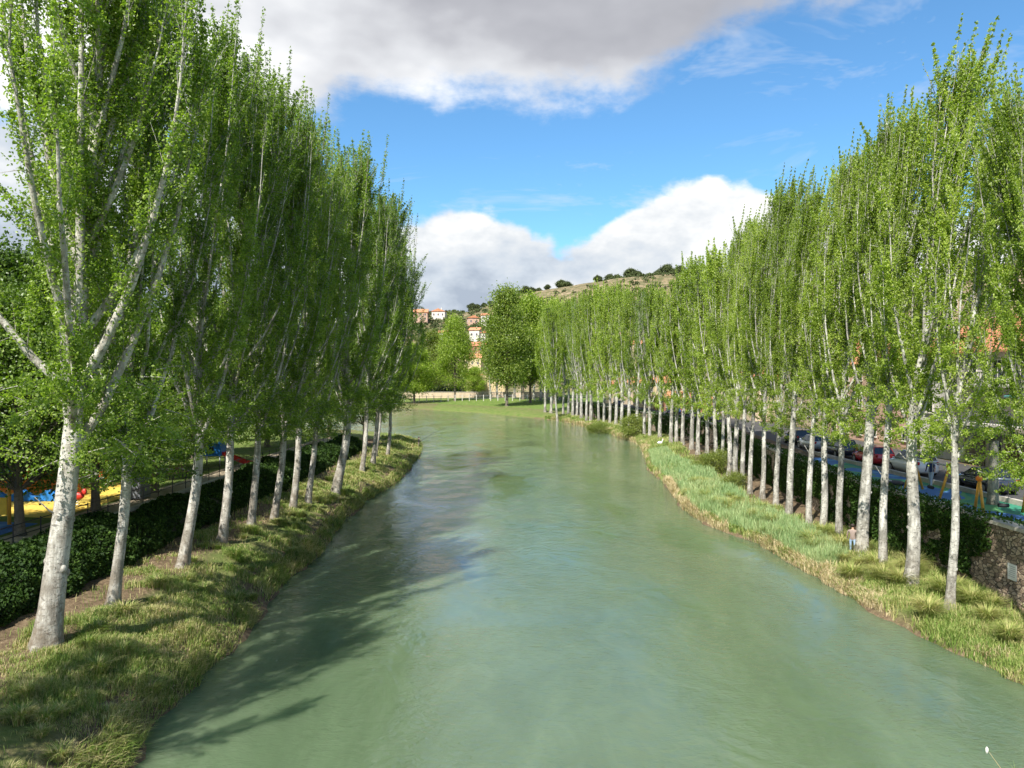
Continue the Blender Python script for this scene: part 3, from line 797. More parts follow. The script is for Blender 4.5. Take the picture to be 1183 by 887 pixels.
# ------------------------------------------------------------------ flat surfaces
def sheet(name, pts, z, mat, kind='structure'):
    me = bpy.data.meshes.new(name); me.from_pydata([(x, y, z) for x, y in pts], [], [tuple(range(len(pts)))]); me.update()
    return tag(link(name, me, mat), kind=kind)
def surf(name, stops, scale=.25, dist=1.0, rough=.85):
    m, nt, b = newmat(name); p = objcoord(nt, True)
    f = noise(nt, p, scale, 2, .5, dist); f2 = noise(nt, p, 9, 5, .7)
    c = ramp(nt, f, stops)
    c = mix(nt, .35, c, ramp(nt, f2, [(.3, .45), (.7, 1.0)]), 'MULTIPLY')
    nt.links.new(c, b.inputs['Base Color']); b.inputs['Roughness'].default_value = rough
    return m
def playmat():
    m = surf('play_rubber', [(0, (.03, .20, .12)), (1, (.03, .22, .13))], .16)
    nt = m.node_tree; r_ = [n for n in nt.nodes if n.type == 'VALTORGB'][0]
    e = r_.color_ramp; e.interpolation = 'CONSTANT'
    while len(e.elements) < 4: e.elements.new(.5)
    for el, (p, c) in zip(e.elements, [(0, (.03, .22, .13)), (.40, (.10, .30, .10)), (.46, (.05, .16, .36)), (.60, (.12, .30, .45))]):
        el.position = p; el.color = (*c, 1)
    return m
M['play'] = playmat()
sheet('playground_floor', [(23.25, 30), (27.2, 30), (27.2, 66), (25.4, 66), (24.0, 56), (23.25, 49)], RIGHTZ+.012, M['play'])
M['asphalt'] = surf('asphalt', [(.3, (.05, .05, .05)), (.7, (.075, .073, .07))], .5)
M['paving'] = surf('pale_paving', [(.3, (.34, .31, .26)), (.7, (.42, .38, .32))], .8)
rd_ = [(27.6, 10), (36.0, 10), (36.0, 60), (41, 110), (39, 140), (35, 175), (32, 215), (24, 215), (27, 175), (31, 134), (32.2, 112), (30.2, 97), (27.6, 72)]
sheet('road', rd_, RIGHTZ+.006, M['asphalt'])
strip('playground_kerb', [(27.35, 28), (27.35, 70)], -.13, .13, RIGHTZ-.1, RIGHTZ+.28, M['concrete']); tag(bpy.data.objects['playground_kerb'], kind='structure')
# left park
M['sand'] = surf('park_sand', [(.3, (.30, .24, .16)), (.7, (.40, .33, .23))], .5)
sheet('park_path', [(-22.4, 12), (-22.4, 96), (-24.2, 96), (-24.2, 12)], LEFTZ+.006, M['sand'])
sheet('blue_play_floor', [(-24.6, 22), (-24.6, 39.5), (-29, 40.5), (-33, 38), (-36, 30), (-32, 20)], LEFTZ+.012, surf('blue_rubber', [(.3, (.02, .08, .26)), (.5, (.03, .15, .42)), (.7, (.12, .32, .55))], .35))
sheet('yellow_play_floor', [(-24.6, 41), (-24.6, 49), (-27, 55), (-32, 56), (-35, 48), (-30, 42)], LEFTZ+.012, surf('yellow_rubber', [(.3, (.62, .42, .06)), (.7, (.75, .55, .10))], .35))

# ------------------------------------------------------------------ play equipment
M['orange'] = simple('orange_paint', (.72, .20, .02), .45, .1)
M['yellowpost'] = simple('amber_painted_timber', (.66, .33, .04), .5, .15)
M['blue'] = simple('blue_plastic', (.02, .18, .55), .4, .1)
M['yellow'] = simple('yellow_plastic', (.80, .52, .04), .45, .1)
M['red'] = simple('red_plastic', (.60, .04, .03), .4, .1)
M['greyplastic'] = simple('grey_plastic', (.16, .17, .18), .5, .15)
M['steel'] = simple('galvanised_steel', (.45, .46, .47), .35, .1, 6, .8)
M['rubber'] = simple('black_rubber', (.02, .02, .02), .7, .2)
def swing(p0, p1, h, label, nseat=1):
    p0 = Vector((*p0, RIGHTZ+.012)); p1 = Vector((*p1, RIGHTZ+.012)); d = (p1-p0).normalized(); w = Vector((-d.y, d.x, 0)); L = (p1-p0).length
    e = empty('swing_set', p0); tag(e, label, 'swing set', 'swing sets on the right playground')
    for c in (Vector((0, 0, 0)), d*L):
        for s in (-1, 1):
            MB().tube([tuple(c+w*s*.55), tuple(c+Vector((0, 0, h)))], [.075, .07], 8).build('leg', M['yellowpost'], e, True)
        MB().ball(tuple(c+Vector((0, 0, h))), .17, 12, 8).build('joint', M['orange'], e, True)
    MB().tube([(0, 0, h), tuple(d*L+Vector((0, 0, h)))], .05, 8).build('crossbar', M['steel'], e, True)
    for k in range(nseat):
        c = d*L*(k+1)/(nseat+1)
        st = MB().tube([tuple(c-d*.24+Vector((0, 0, .42))), tuple(c+d*.24+Vector((0, 0, .42)))], [.10, .10], 8).build('seat', M['rubber'], e)
        mb = MB()
        for s in (-1, 1): mb.tube([tuple(c+d*.22*s+Vector((0, 0, .45))), tuple(c+d*.22*s+Vector((0, 0, h)))], .012, 4)
        mb.build('chain', M['steel'], st)
swing((23.7, 38.6), (25.9, 38.2), 1.75, 'low swing frame with orange ball joints nearest the wall end')
swing((24.6, 42.8), (24.8, 47.0), 1.9, 'amber-legged swing frame farther back beside the dark car')
# round ground trampoline / basket
e = empty('spring_disc', (24.4, 45.6-6.0+9.5, RIGHTZ)); tag(e, 'flat dark round spinner on the blue playground floor', 'spinner')
MB().tube([(0, 0, 0), (0, 0, .16), (0, 0, .22)], [.75, .85, .80], 20).build('disc', M['rubber'], e, True)
MB().tube([(0, 0, .2), (0, 0, .3)], [.1, .08], 10).build('hub', M['steel'], e, True)
e = empty('spring_disc', (24.2, 35.0, RIGHTZ)); tag(e, 'dark round spinner on the green floor by the wall end', 'spinner')
MB().tube([(0, 0, 0), (0, 0, .16), (0, 0, .22)], [.55, .62, .58], 20).build('disc', M['rubber'], e, True)
MB().tube([(0, 0, .2), (0, 0, .3)], [.1, .08], 10).build('hub', M['steel'], e, True)

# left play area
z = LEFTZ+.012
e = empty('climbing_mound', (-31.5, 50.5, z)); tag(e, 'orange climbing hump with a round porthole behind the yellow floor', 'climbing hump')
mb = MB(); n = 26
prof = [(-2.9+5.8*i/n, 1.7*max(0, math.sin(math.pi*i/n))**.8*(1+.18*math.sin(i*.9))) for i in range(n+1)]
mb.prism([(x, max(0, zz)) for x, zz in prof], -.35, .35).build('hump', M['orange'], e, bevel=.03)
mb = MB(); mb.tube([(-1.0, -.40, .9), (-1.0, -.345, .9)], .34, 16).build('porthole_ring', simple('white_plastic', (.8, .8, .78), .4, .05), e)
MB().tube([(-1.0, -.43, .9), (-1.0, -.405, .9)], .2, 16).build('porthole', M['rubber'], e)
e = empty('wave_wall', (-29.6, 46.8, z)); tag(e, 'low blue wave-shaped wall between the orange hump and yellow floor', 'play wall')
prof = [(-2.6+5.2*i/n, .52+.2*math.sin(i*.75)) for i in range(n+1)]+[(2.6, 0), (-2.6, 0)]
MB().prism(prof, -.15, .15).build('wave', M['blue'], e, bevel=.03)
e = empty('play_tower', (-29.5, 53.5, z)); tag(e, 'orange play frame with white net windows', 'play frame')
mb = MB()
for x in (-1, 0, 1): mb.box((x-.07, -.07, 0), (x+.07, .07, 2.2))
for zz in (.9, 1.5, 2.13): mb.box((-.93, -.06, zz), (.93, .06, zz+.1))
mb.build('frame', M['orange'], e, bevel=.01)
mb = MB()
for q in range(9): mb.tube([(-.95+q*.235, 0, 1.0), (-.95+q*.235, 0, 1.5)], .012, 4)
mb.build('net', simple('white_rope', (.75, .75, .72), .8, .05), e)
MB().box((-1.3, -.9, .75), (1.3, -.1, .89)).build('deck', M['red'], e)
e = empty('playhouse', (-25.9, 66.0, z)); tag(e, 'blue plastic playhouse with pitched roof beyond the hedge', 'playhouse')
MB().box((-.9, -.7, .9), (.9, .7, 1.9)).build('cabin', M['blue'], e, bevel=.04)
MB().prism([(-1.1, 1.9), (1.1, 1.9), (0, 2.7)], -.85, .85).build('roof', M['blue'], e, bevel=.03)
for sx in (-.8, .8):
    for sy in (-.6, .6): MB().tube([(sx, sy, 0), (sx, sy, .92)], .06, 8).build('leg', M['steel'], e, True)
MB().box((-.3, -.72, 1.1), (.3, -.705, 1.65)).build('window', M['rubber'], e)
mb = MB(); mb.prism([(.9, 1.0), (.9, .9), (2.9, .1), (3.5, .1), (3.5, .2), (2.9, .2)], -.28, .28); mb.prism([(.9, 1.25), (.9, 1.0), (2.9, .2), (3.5, .2), (3.4, .4), (2.9, .42)], .28, .33)
mb.prism([(.9, 1.25), (.9, 1.0), (2.9, .2), (3.5, .2), (3.4, .4), (2.9, .42)], -.33, -.28); mb.build('slide', M['red'], e)
e = empty('spring_rider', (-25.6, 44.8, z)); tag(e, 'small red spring rider beside the yellow floor', 'spring rider')
pts = [(.12*math.cos(a*.8), .12*math.sin(a*.8), .02*a) for a in range(20)]
MB().tube(pts, .022, 6).build('spring', M['steel'], e, True)
MB().ball((0, 0, .62), .32, 14, 8, (1.35, .5, .7)).build('body', M['red'], e, True)
MB().ball((.42, 0, .86), .17, 10, 8, (1, .6, 1.1)).build('head', M['red'], e, True)
MB().tube([(.25, -.25, .86), (.25, .25, .86)], .02, 6).build('handle', M['steel'], e)
e = empty('litter_bin', (-23.4, 47.9, LEFTZ)); tag(e, 'dark grey double litter bin standing on the park path by the fence', 'litter bin')
MB().box((-.35, -.7, .05), (.35, .7, 1.15)).build('housing', M['greyplastic'], e, bevel=.04)
MB().box((-.39, -.74, 1.15), (.39, .74, 1.25)).build('lid', M['greyplastic'], e, bevel=.03)
MB().box((-.36, -.6, .8), (-.353, -.1, 1.0)).box((-.36, .1, .8), (-.353, .6, 1.0)).build('slot', M['rubber'], e)
e = empty('activity_board', (-27.0, 33.2+6, z)); tag(e, 'yellow and blue play panel on posts at the left frame edge', 'activity board')
for s in (-1.1, 1.1): MB().tube([(s, 0, 0), (s, 0, 2.6)], .09, 8).build('post', M['yellowpost'], e, True)
MB().box((-1.0, -.04, .5), (1.0, .04, 1.4)).build('panel', M['yellow'], e, bevel=.02)
MB().box((-1.25, -.6, 2.6), (1.25, .6, 2.72)).build('roof', M['blue'], e, bevel=.03)
def bench(x, y, rz, lab, z=LEFTZ):
    e = empty('park_bench', (x, y, z), (0, 0, rz)); tag(e, lab, 'bench', 'benches in the left park')
    w = simple('bench_timber', (.22, .12, .06), .6, .2) if 'bench_timber' not in bpy.data.materials else bpy.data.materials['bench_timber']
    mb = MB()
    for q in range(4): mb.box((-.9, -.22+q*.115, .43), (.9, -.13+q*.115, .47))
    mb.build('seat', w, e)
    mb = MB()
    for q in range(3): mb.box((-.9, .25+q*.03, .58+q*.13), (.9, .28+q*.03, .68+q*.13))
    mb.build('backrest', w, e)
    for s in (-.7, .7): MB().tube([(s, -.15, 0), (s, -.15, .43)], .03, 6).tube([(s, .2, 0), (s, .22, .45), (s, .34, 1.0)], .03, 6).build('leg', M['iron'], e)
bench(-24.3, 31.5, 1.57, 'timber bench between the blue floor and the left fence')
bench(-25.2, 57.5, 1.3, 'timber bench on the park path past the litter bin')

# pollarded plane tree in the right playground
e = empty('pollarded_tree', (26.1, 41.3, RIGHTZ)); tag(e, 'smooth grey pollarded plane with flat sawn head on the playground', 'pollarded tree')
M['plane'] = bark('plane_bark', (.36, .34, .27), (.24, .23, .18), (.12, .11, .09), .2)
MB().tube([(0, 0, -.1), (0, 0, .3), (.03, 0, 1.8), (.05, .02, 3.5), (.1, 0, 3.9)], [.36, .29, .25, .24, .3], 12).build('trunk', M['plane'], e, True)
mb = MB()
for a in range(7):
    t = a*.9+.2; L = random.uniform(1.1, 1.7)
    mb.tube([(.05, 0, 3.6), (L*.5*math.cos(t), L*.5*math.sin(t), 3.85), (L*math.cos(t), L*math.sin(t), 3.95+random.uniform(-.1, .15))], [.2, .15, .13], 7)
    mb.ball((L*math.cos(t), L*math.sin(t), 3.98), .2, 8, 6, jit=.15)
mb.build('branches', M['bark_dark'], e, True)

# ------------------------------------------------------------------ cars
M['tyre'] = simple('tyre', (.02, .02, .02), .8, .2)
M['glass'] = simple('dark_glass', (.02, .025, .03), .06, .1, spec=.8)
M['lamp'] = simple('lamp_lens', (.7, .7, .68), .15, .05)
M['taillamp'] = simple('tail_lens', (.45, .02, .02), .2, .05)
def car(loc, rz, paint, label, tall=0.0, hatch=True):
    e = empty('parked_car', loc, (0, 0, rz)); tag(e, label, 'car', 'cars parked along the riverside road')
    L = 2.15; W = .88
    # lower body loft: stations along x with (halfwidth, zlow, zhigh)
    st = [(-L, .62, .38, .72), (-L+.10, .80, .25, .92+tall*.6), (-1.55, W, .20, 1.0+tall*.6), (-.6, W, .18, .96+tall*.5), (.7, W, .18, .94+tall*.5), (1.15, W, .20, .90+tall*.4), (1.75, .84, .22, .80+tall*.35), (L-.06, .74, .28, .66+tall*.25), (L, .58, .36, .55)]
    mb = MB(); k = 8
    for x, w, z0, z1 in st:
        for (a, b_) in ((-.86, 0), (-1, .3), (-1, .68), (-.86, 1), (.86, 1), (1, .68), (1, .3), (.86, 0)):
            mb.v.append((x, w*a, z0+(z1-z0)*b_))
    for i in range(len(st)-1):
        for j in range(k):
            a = i*k+j; b_ = i*k+(j+1) % k; mb.f.append((a, b_, b_+k, a+k))
    mb.f.append(tuple(range(k))[::-1]); mb.f.append(tuple((len(st)-1)*k+j for j in range(k)))
    mb.build('body', paint, e, True)
    def cabin(ins, zt, nm, mat, g=0.0):
        xb = -1.95 if hatch else -1.5
        pr = [(xb+.05+ins, .93+tall*.5), (xb+.38+ins*2, zt), (.15-ins, zt+.02), (1.0-ins*1.2, .92+tall*.4)]
        m2 = MB()
        for s in (-1, 1):
            for i, (x, z_) in enumerate(pr):
                w = .80 if i in (0, 3) else .63
                m2.v.append((x, s*(w+g), z_))
        m2.f += [(0, 1, 2, 3), (7, 6, 5, 4), (0, 4, 5, 1), (1, 5, 6, 2), (2, 6, 7, 3), (3, 7, 4, 0)]
        return m2.build(nm, mat, e, True if False else False, bevel=.03)
    zt = 1.40+tall
    cabin(0, zt, 'windows', M['glass'])
    xb = -1.95 if hatch else -1.5
    rf = MB().box((xb+.34, -.64, zt-.015), (.2, .64, zt+.05)); rf.build('roof', paint, e, bevel=.03)
    mb = MB()
    for s in (-1, 1):
        for xa, za, xc, zc in ((xb+.06, .93+tall*.5, xb+.40, zt), (.98, .92+tall*.4, .16, zt), (-.45, .93+tall*.5, -.5, zt)):
            mb.tube([(xa, s*.80, za), (xc, s*.64, zc)], .035, 5)
    mb.build('pillars', paint, e)
    for sx in (-1.32, 1.35):
        for s in (-1, 1):
            w = MB().tube([(sx, s*.68, .33), (sx, s*.90, .33)], .33, 18).build('wheel', M['tyre'], e)
            MB().tube([(sx, s*.9, .33), (sx, s*.912, .33)], .2, 12).build('rim', M['steel'], w)
    for s in (-1, 1):
        MB().ball((L-.14, s*.6, .64+tall*.2), .13, 8, 6, (.7, 1.1, .6)).build('headlight', M['lamp'], e, True)
        MB().ball((-L+.08, s*.66, .82+tall*.4), .12, 8, 6, (.5, .9, 1.1)).build('tail_light', M['taillamp'], e, True)
        MB().ball((.72, s*.98, .98+tall*.4), .1, 8, 6, (.6, 1, .7)).build('mirror', paint, e, True)
    return e
def paint(n, c): 
    m = simple(n, c, .25, .04, 1, 0, .6); m.node_tree.nodes['Principled BSDF'].inputs['Coat Weight'].default_value = .6; return m
PW, PD, PRd, PB, PS = paint('white_paint', (.75, .75, .74)), paint('dark_paint', (.025, .03, .045)), paint('red_paint', (.5, .02, .03)), paint('blue_paint', (.03, .07, .16)), paint('silver_paint', (.45, .46, .48))
hp = math.pi/2
for (x, y, p_, lb, tl, hb) in [
    (28.9, 46.5, PD, 'dark saloon parked behind the amber swings', 0, False), (28.9, 55.0, PW, 'white tall hatchback parked behind the standing person', .25, True),
    (28.9, 61.0, PRd, 'red car parked beyond the white one', .05, True), (28.9, 67.2, PD, 'black car parked beyond the red one', .1, True),
    (29.1, 73.5, PS, 'silver car parked behind the middle of the right row', .0, True), (30.0, 80, PD, 'dark estate parked past the silver car', .1, True),
    (32.0, 151, PB, 'dark blue car parked by the orange-roofed shed', .0, True), (33.2, 128, PS, 'pale car parked before the stepped beige building', .1, True),
    (32.8, 139, PD, 'black car parked between the pale and blue cars', .0, True), (26.8, 193, PD, 'dark car far along the riverside road', .0, True)]:
    car((x, y, RIGHTZ+.01), hp+random.uniform(-.03, .03) if y < 90 else hp+.2, p_, lb, tl, hb)

# ------------------------------------------------------------------ buildings
def plaster(name, c, stain=.25):
    m, nt, b = newmat(name); p = objcoord(nt, True)
    f = noise(nt, mapping(nt, p, (1, 1, .3)), .7, 6, .7); f2 = noise(nt, p, 4, 5, .7)
    c1 = ramp(nt, f, [(.35, tuple(x*(1-stain) for x in c)), (.6, c)])
    c1 = mix(nt, .2, c1, ramp(nt, f2, [(.3, .6), (.7, 1.)]), 'MULTIPLY')
    nt.links.new(c1, b.inputs['Base Color']); b.inputs['Roughness'].default_value = .9
    return m
def tiles(name, c):
    m, nt, b = newmat(name); p = objcoord(nt)
    w = N(nt, 'ShaderNodeTexWave', wave_type='BANDS', bands_direction='X'); w.inputs['Scale'].default_value = 1.4; nt.links.new(p, w.inputs['Vector'])
    f = noise(nt, p, 1.5, 6, .75)
    c1 = ramp(nt, f, [(.3, tuple(x*.6 for x in c)), (.5, c), (.7, tuple(min(1, x*1.3) for x in c))])
    nt.links.new(c1, b.inputs['Base Color']); b.inputs['Roughness'].default_value = .9
    bump(nt, b, w.outputs['Fac'], .8, .08); return m
M['white_wall'] = plaster('white_render', (.66, .62, .55)); M['beige_wall'] = plaster('beige_render', (.56, .44, .31)); M['pink_wall'] = plaster('pinkish_render', (.55, .36, .27))
M['ochre_wall'] = plaster('ochre_render', (.60, .47, .28)); M['brick'] = plaster('brick_wall', (.38, .18, .11)); M['tile'] = tiles('terracotta_tile', (.48, .19, .10)); M['tile2'] = tiles('orange_tile', (.56, .24, .12))
M['shutter'] = simple('shutter', (.16, .13, .10), .6, .2); M['rail'] = simple('balcony_rail', (.10, .11, .12), .5, .2)
M['teal'] = simple('teal_awning', (.10, .28, .27), .7, .15)
wcache = {}
def window(parent, x, y, z, w, h, face, pane=True):
    """face: 'x-' or 'y-' : outward direction of the wall"""
    key = (w, h, face)
    if key not in wcache:
        a = .06; f = MB(); g = MB()
        def bx(mb, u0, u1, v0, v1, d0, d1):
            if face == 'y-': mb.box((u0, -d1, v0), (u1, -d0, v1))
            elif face == 'x-': mb.box((-d1, u0, v0), (-d0, u1, v1))
        bx(f, -w/2-a, -w/2, -a, h+a, -.02, .07); bx(f, w/2, w/2+a, -a, h+a, -.02, .07)
        bx(f, -w/2, w/2, h, h+a, -.02, .07); bx(f, -w/2-.1, w/2+.1, -a-.06, -a, -.02, .14); bx(f, -w/2, w/2, -a, 0, -.02, .07)
        bx(f, -.03, .03, 0, h, -.02, .05)
        bx(g, -w/2, w/2, 0, h, -.02, .03)
        a1 = bpy.data.meshes.new('window'); a1.from_pydata(f.v, [], f.f); a1.update(); a1.materials.append(M['white_wall'])
        a2 = bpy.data.meshes.new('pane'); a2.from_pydata(g.v, [], g.f); a2.update(); a2.materials.append(M['glass'])
        wcache[key] = (a1, a2)
    o = link('window', wcache[key][0], None, parent, (x, y, z))
    if pane: link('pane', wcache[key][1], None, o)
    return o
def house(name, loc, rz, w, d, h, wall, roof, label, cat='house', group=None, floors=None, ncols=None, gable=True, faces=('y-',), rh=None, chimney=True, base=3.0):
    e = empty(name, loc, (0, 0, rz)); tag(e, label, cat, group)
    MB().box((-w/2, -d/2, -base), (w/2, d/2, h)).build('wall', wall, e)
    if gable:
        rh = rh or w*.22
        ov = .5
        pr = [(-w/2-ov, h+.02), (0, h+rh), (w/2+ov, h+.02), (w/2+ov, h-.12), (-w/2-ov, h-.12)]
        # ridge along y
        ro = MB().prism(pr, -d/2-ov, d/2+ov).build('roof', roof, e)
    else:
        ro = MB().box((-w/2-.25, -d/2-.25, h), (w/2+.25, d/2+.25, h+.35)).build('roof', wall, e)
    if chimney:
        c = MB().box((w*.15, -d*.1, h+.1), (w*.15+.7, -d*.1+.7, h+(rh or 1)+.7)).build('chimney', wall, ro)
    floors = floors or max(1, int(h/3))
    for fc in faces:
        W_ = w if fc == 'y-' else d
        nc = ncols or max(2, int(W_/2.8))
        for i in range(floors):
            for j in range(nc):
                u = -W_/2+W_*(j+.5)/nc; zz = i*3.0+.9+(h-floors*3)*.5
                if fc == 'y-': window(e, u, -d/2, zz, 1.0, 1.35, 'y-')
                else: window(e, -w/2, u, zz, 1.0, 1.35, 'x-')
    return e
# right bank buildings (faces look at the river, -x)
b1 = house('apartment_house', (42.0, 58.0, RIGHTZ), 0, 10, 22, 9.0, M['white_wall'], M['tile'], 'white three-storey house with tiled roof behind the playground', 'house', None, 3, None, True, ('x-', 'y-'), 3.2)
for zf in (3.2, 6.2):
    MB().box((-6.6, -10.5, zf), (-5.0, 6, zf+.22)).build('balcony', M['white_wall'], b1)
    mb = MB(); mb.box((-6.6, -10.5, zf+1.1), (-6.54, 6, zf+1.17))
    for q in range(50): mb.box((-6.59, -10.5+q*.33, zf+.2), (-6.55, -10.45+q*.33, zf+1.12))
    mb.build('balcony_rail', M['rail'], b1)
MB().prism([(-6.5, 5.6), (-5.02, 6.15), (-5.02, 6.10), (-6.5, 5.5)], -8, -3).build('awning', M['teal'], b1)
MB().box((-5.12, -11.05, -.1), (-4.95, -1, 2.6)).build('stone_cladding', stone_mat('crazy_stone', 2.2, ((.25, .18, .10), (.40, .30, .18), (.55, .45, .30))), b1)
MB().box((-5.1, 1.5, 0), (-4.96, 4.0, 2.4)).build('garage_door', M['shutter'], b1)
b2 = house('apartment_block', (52, 66, RIGHTZ), 0, 14, 26, 17.0, M['beige_wall'], M['tile2'], 'tall beige apartment block with flat roof above the white house', 'apartment block', None, 5, None, False, ('x-', 'y-'))
b3 = house('apartment_house', (44.5, 84, RIGHTZ), .05, 11, 18, 8.5, M['pink_wall'], M['tile2'], 'pinkish house with tiled roof behind the middle of the right row', 'house', None, 3, None, True, ('x-', 'y-'), 2.6)
b4 = house('apartment_house', (47, 108, RIGHTZ), .0, 11, 18, 10.5, M['beige_wall'], M['tile'], 'tall beige house behind the thickest stand of right poplars', 'house', None, 3, None, True, ('x-', 'y-'), 2.6)
b5 = house('terrace_house', (43, 131, RIGHTZ), .12, 9, 14, 7.0, M['beige_wall'], M['tile'], 'beige house with ribbed walls past the bend of the wall', 'house', None, 2, None, True, ('x-', 'y-'), 1.8)
b6 = house('shed', (36.5, 163, RIGHTZ), .2, 7, 15, 2.9, M['brick'], M['tile2'], 'low open shed with orange tiled roof by the blue car', 'shed', None, 1, None, True, ('x-',), 1.3, False)
b7 = house('terrace_house', (36, 184, RIGHTZ), .2, 9, 14, 6.0, M['ochre_wall'], M['tile2'], 'ochre house glimpsed behind the far right trunks', 'house', None, 2, None, True, ('x-', 'y-'), 1.8)
b8 = house('terrace_house', (34, 214, RIGHTZ), .3, 10, 18, 5.5, M['beige_wall'], M['tile'], 'long beige house at the far end of the riverside road', 'house', None, 2, None, True, ('x-', 'y-'), 1.8)
b9 = house('park_house', (-62, 76, LEFTZ), 0, 14, 12, 10, M['pink_wall'], M['tile2'], 'pink house behind the left park, seen through the leaves', 'house', None, 3, None, True, ('y-',), 2.4)
# hillside village: px, base y, distance, width(m), height(m)
hv = [(486, 372, 560, 17, 9, 'pink_wall', 'tile2', 'long pink house with orange roof at the left of the hillside'),
      (507, 368, 600, 13, 7, 'white_wall', 'tile2', 'white house with orange roof right of the long pink one'),
      (512, 392, 520, 9, 6, 'white_wall', 'tile', 'small white house below the hillside scrub'),
      (497, 398, 480, 10, 6, 'beige_wall', 'tile', 'beige hillside house half hidden by the poplars'),
      (546, 376, 540, 10, 7, 'pink_wall', 'tile2', 'pink house below the bare slope'),
      (561, 376, 530, 9, 9, 'white_wall', 'tile', 'narrow tall white house on the slope'),
      (549, 392, 500, 11, 8, 'white_wall', 'tile2', 'white house in the middle of the hillside cluster'),
      (562, 398, 480, 9, 9, 'white_wall', 'tile', 'white gabled house below the narrow tall one'),
      (553, 414, 450, 15, 9, 'brick', 'tile', 'red brick house with broad roof above the ochre one'),
      (549, 426, 420, 17, 8, 'ochre_wall', 'tile2', 'ochre house lowest on the slope above the estate wall'),
      (575, 410, 470, 11, 8, 'beige_wall', 'tile', 'beige house just left of the big olive tree'),
      (640, 395, 520, 14, 9, 'pink_wall', 'tile2', 'pink house behind the far poplars on the hillside'),
      (700, 372, 560, 14, 8, 'beige_wall', 'tile', 'beige house high behind the far poplars'),
      (712, 400, 480, 16, 9, 'white_wall', 'tile', 'white house low behind the far poplars'),
      (762, 362, 540, 15, 10, 'pink_wall', 'tile2', 'pink house with two orange roofs below the crest'),
      (772, 384, 500, 15, 12, 'white_wall', 'tile2', 'white house under the pink one near the crest'),
      (735, 410, 430, 14, 9, 'beige_wall', 'tile', 'beige house behind the sparse poplar')]
for (px, py, d, w, h, wl, rf, lb) in hv:
    best = None
    for dd in range(372, 660, 6):
        xx = (px-591)/FPX*dd; g_ = gz(xx, dd); yy = HOR-(g_-CAMH)/FPX*0-(g_-CAMH)/dd*FPX
        if best is None or abs(yy-py) < best[0]: best = (abs(yy-py), dd, xx, g_)
    _, d, x, zg = best; zt = zg+.5; w *= .8; h *= .72
    house('hillside_house', (x, d, zt), random.uniform(-.25, .25)+(1.57 if random.random() < .5 else 0), w, w*.75, h, M[wl], M[rf], lb, 'house', 'houses on the hillside', None, None, True, ('y-', 'x-'), None, True, 6)
# estate wall with pilasters
e = empty('estate_wall', (-16, 352, gz(-16, 352))); tag(e, 'beige boundary wall with buttresses beyond the meadow', 'wall')
MB().box((-5, -.3, -2), (13, .3, 10.0)).build('wall_face', M['ochre_wall'], e)
for q in range(5): MB().box((-4.9+q*4.2, -.8, -2), (-4.1+q*4.2, -.31, 9.0)).build('buttress', M['ochre_wall'], e)
MB().box((-5.3, -.6, 10.0), (13.3, .6, 10.5)).build('coping', M['tile'], e)
e = empty('garden_wall', (-38, 338, gz(-38, 338))); tag(e, 'long low pale wall along the back of the meadow', 'wall')
MB().box((-40, -.3, -2), (62, .3, 2.6)).build('wall_face', M['beige_wall'], e)
MB().box((-40.2, -.42, 2.6), (62.2, .42, 2.8)).build('coping', M['concrete'], e)
# meadow fence with white posts
fe = empty('meadow_fence', (-60, 300, 2.0)); tag(fe, 'wire fence on white posts around the far meadow', 'fence')
wpm = None; prev = []
for i in range(22):
    x = -52+i*2.9; y = 303+6*math.sin(i*.2)
    zz = gz(x, y)
    if wpm is None: q = MB().tube([(0, 0, -.2), (0, 0, 2.6)], .14, 6).build('post', M['white_wall'], fe); wpm = q.data
    else: q = link('post', wpm, None, fe)
    q.location = (x+60, y-300, zz-2.0); prev.append((x+60, y-300, zz+.2))
mb = MB(); mb.tube(prev, .04, 4); mb.tube([(a, b_, c-1.0) for a, b_, c in prev], .04, 4); mb.build('wire', M['steel'], fe)

# ------------------------------------------------------------------ hill scrub
def scrub(n, seed, rmin, rmax, crest=False):
    r = np.random.default_rng(seed)
    y = r.uniform(370, 720, n); u = r.uniform(-.55, .65, n); x = u*y
    keep = vnoise(x, y, 0.018, 41)+.6*vnoise(x, y, .05, 42) > r.uniform(-.35, .35, n)
    x, y = x[keep], y[keep]
    z = ground_z(x, y); rad = r.uniform(rmin, rmax, len(x))
    return x, y, z, rad
x, y, z, rad = scrub(15000, 9, .8, 2.7)
r = np.random.default_rng(77)
k = 26
rep = np.repeat(np.arange(len(x)), k)
off = rand_unit(len(rep), r)*(r.random(len(rep))**.4)[:, None]*rad[rep][:, None]*np.array([1, 1, .75])
P = np.stack([x[rep], y[rep], z[rep]+rad[rep]*.5], 1)+off
V, Fq = leaf_quads(P, 1.2, r, 0, 1)
tag(link('hillside_scrub', mesh_np('hillside_scrub', V, Fq), M['scrub']), 'dark scrub dotted over the dry hillside', 'scrub', kind='stuff')
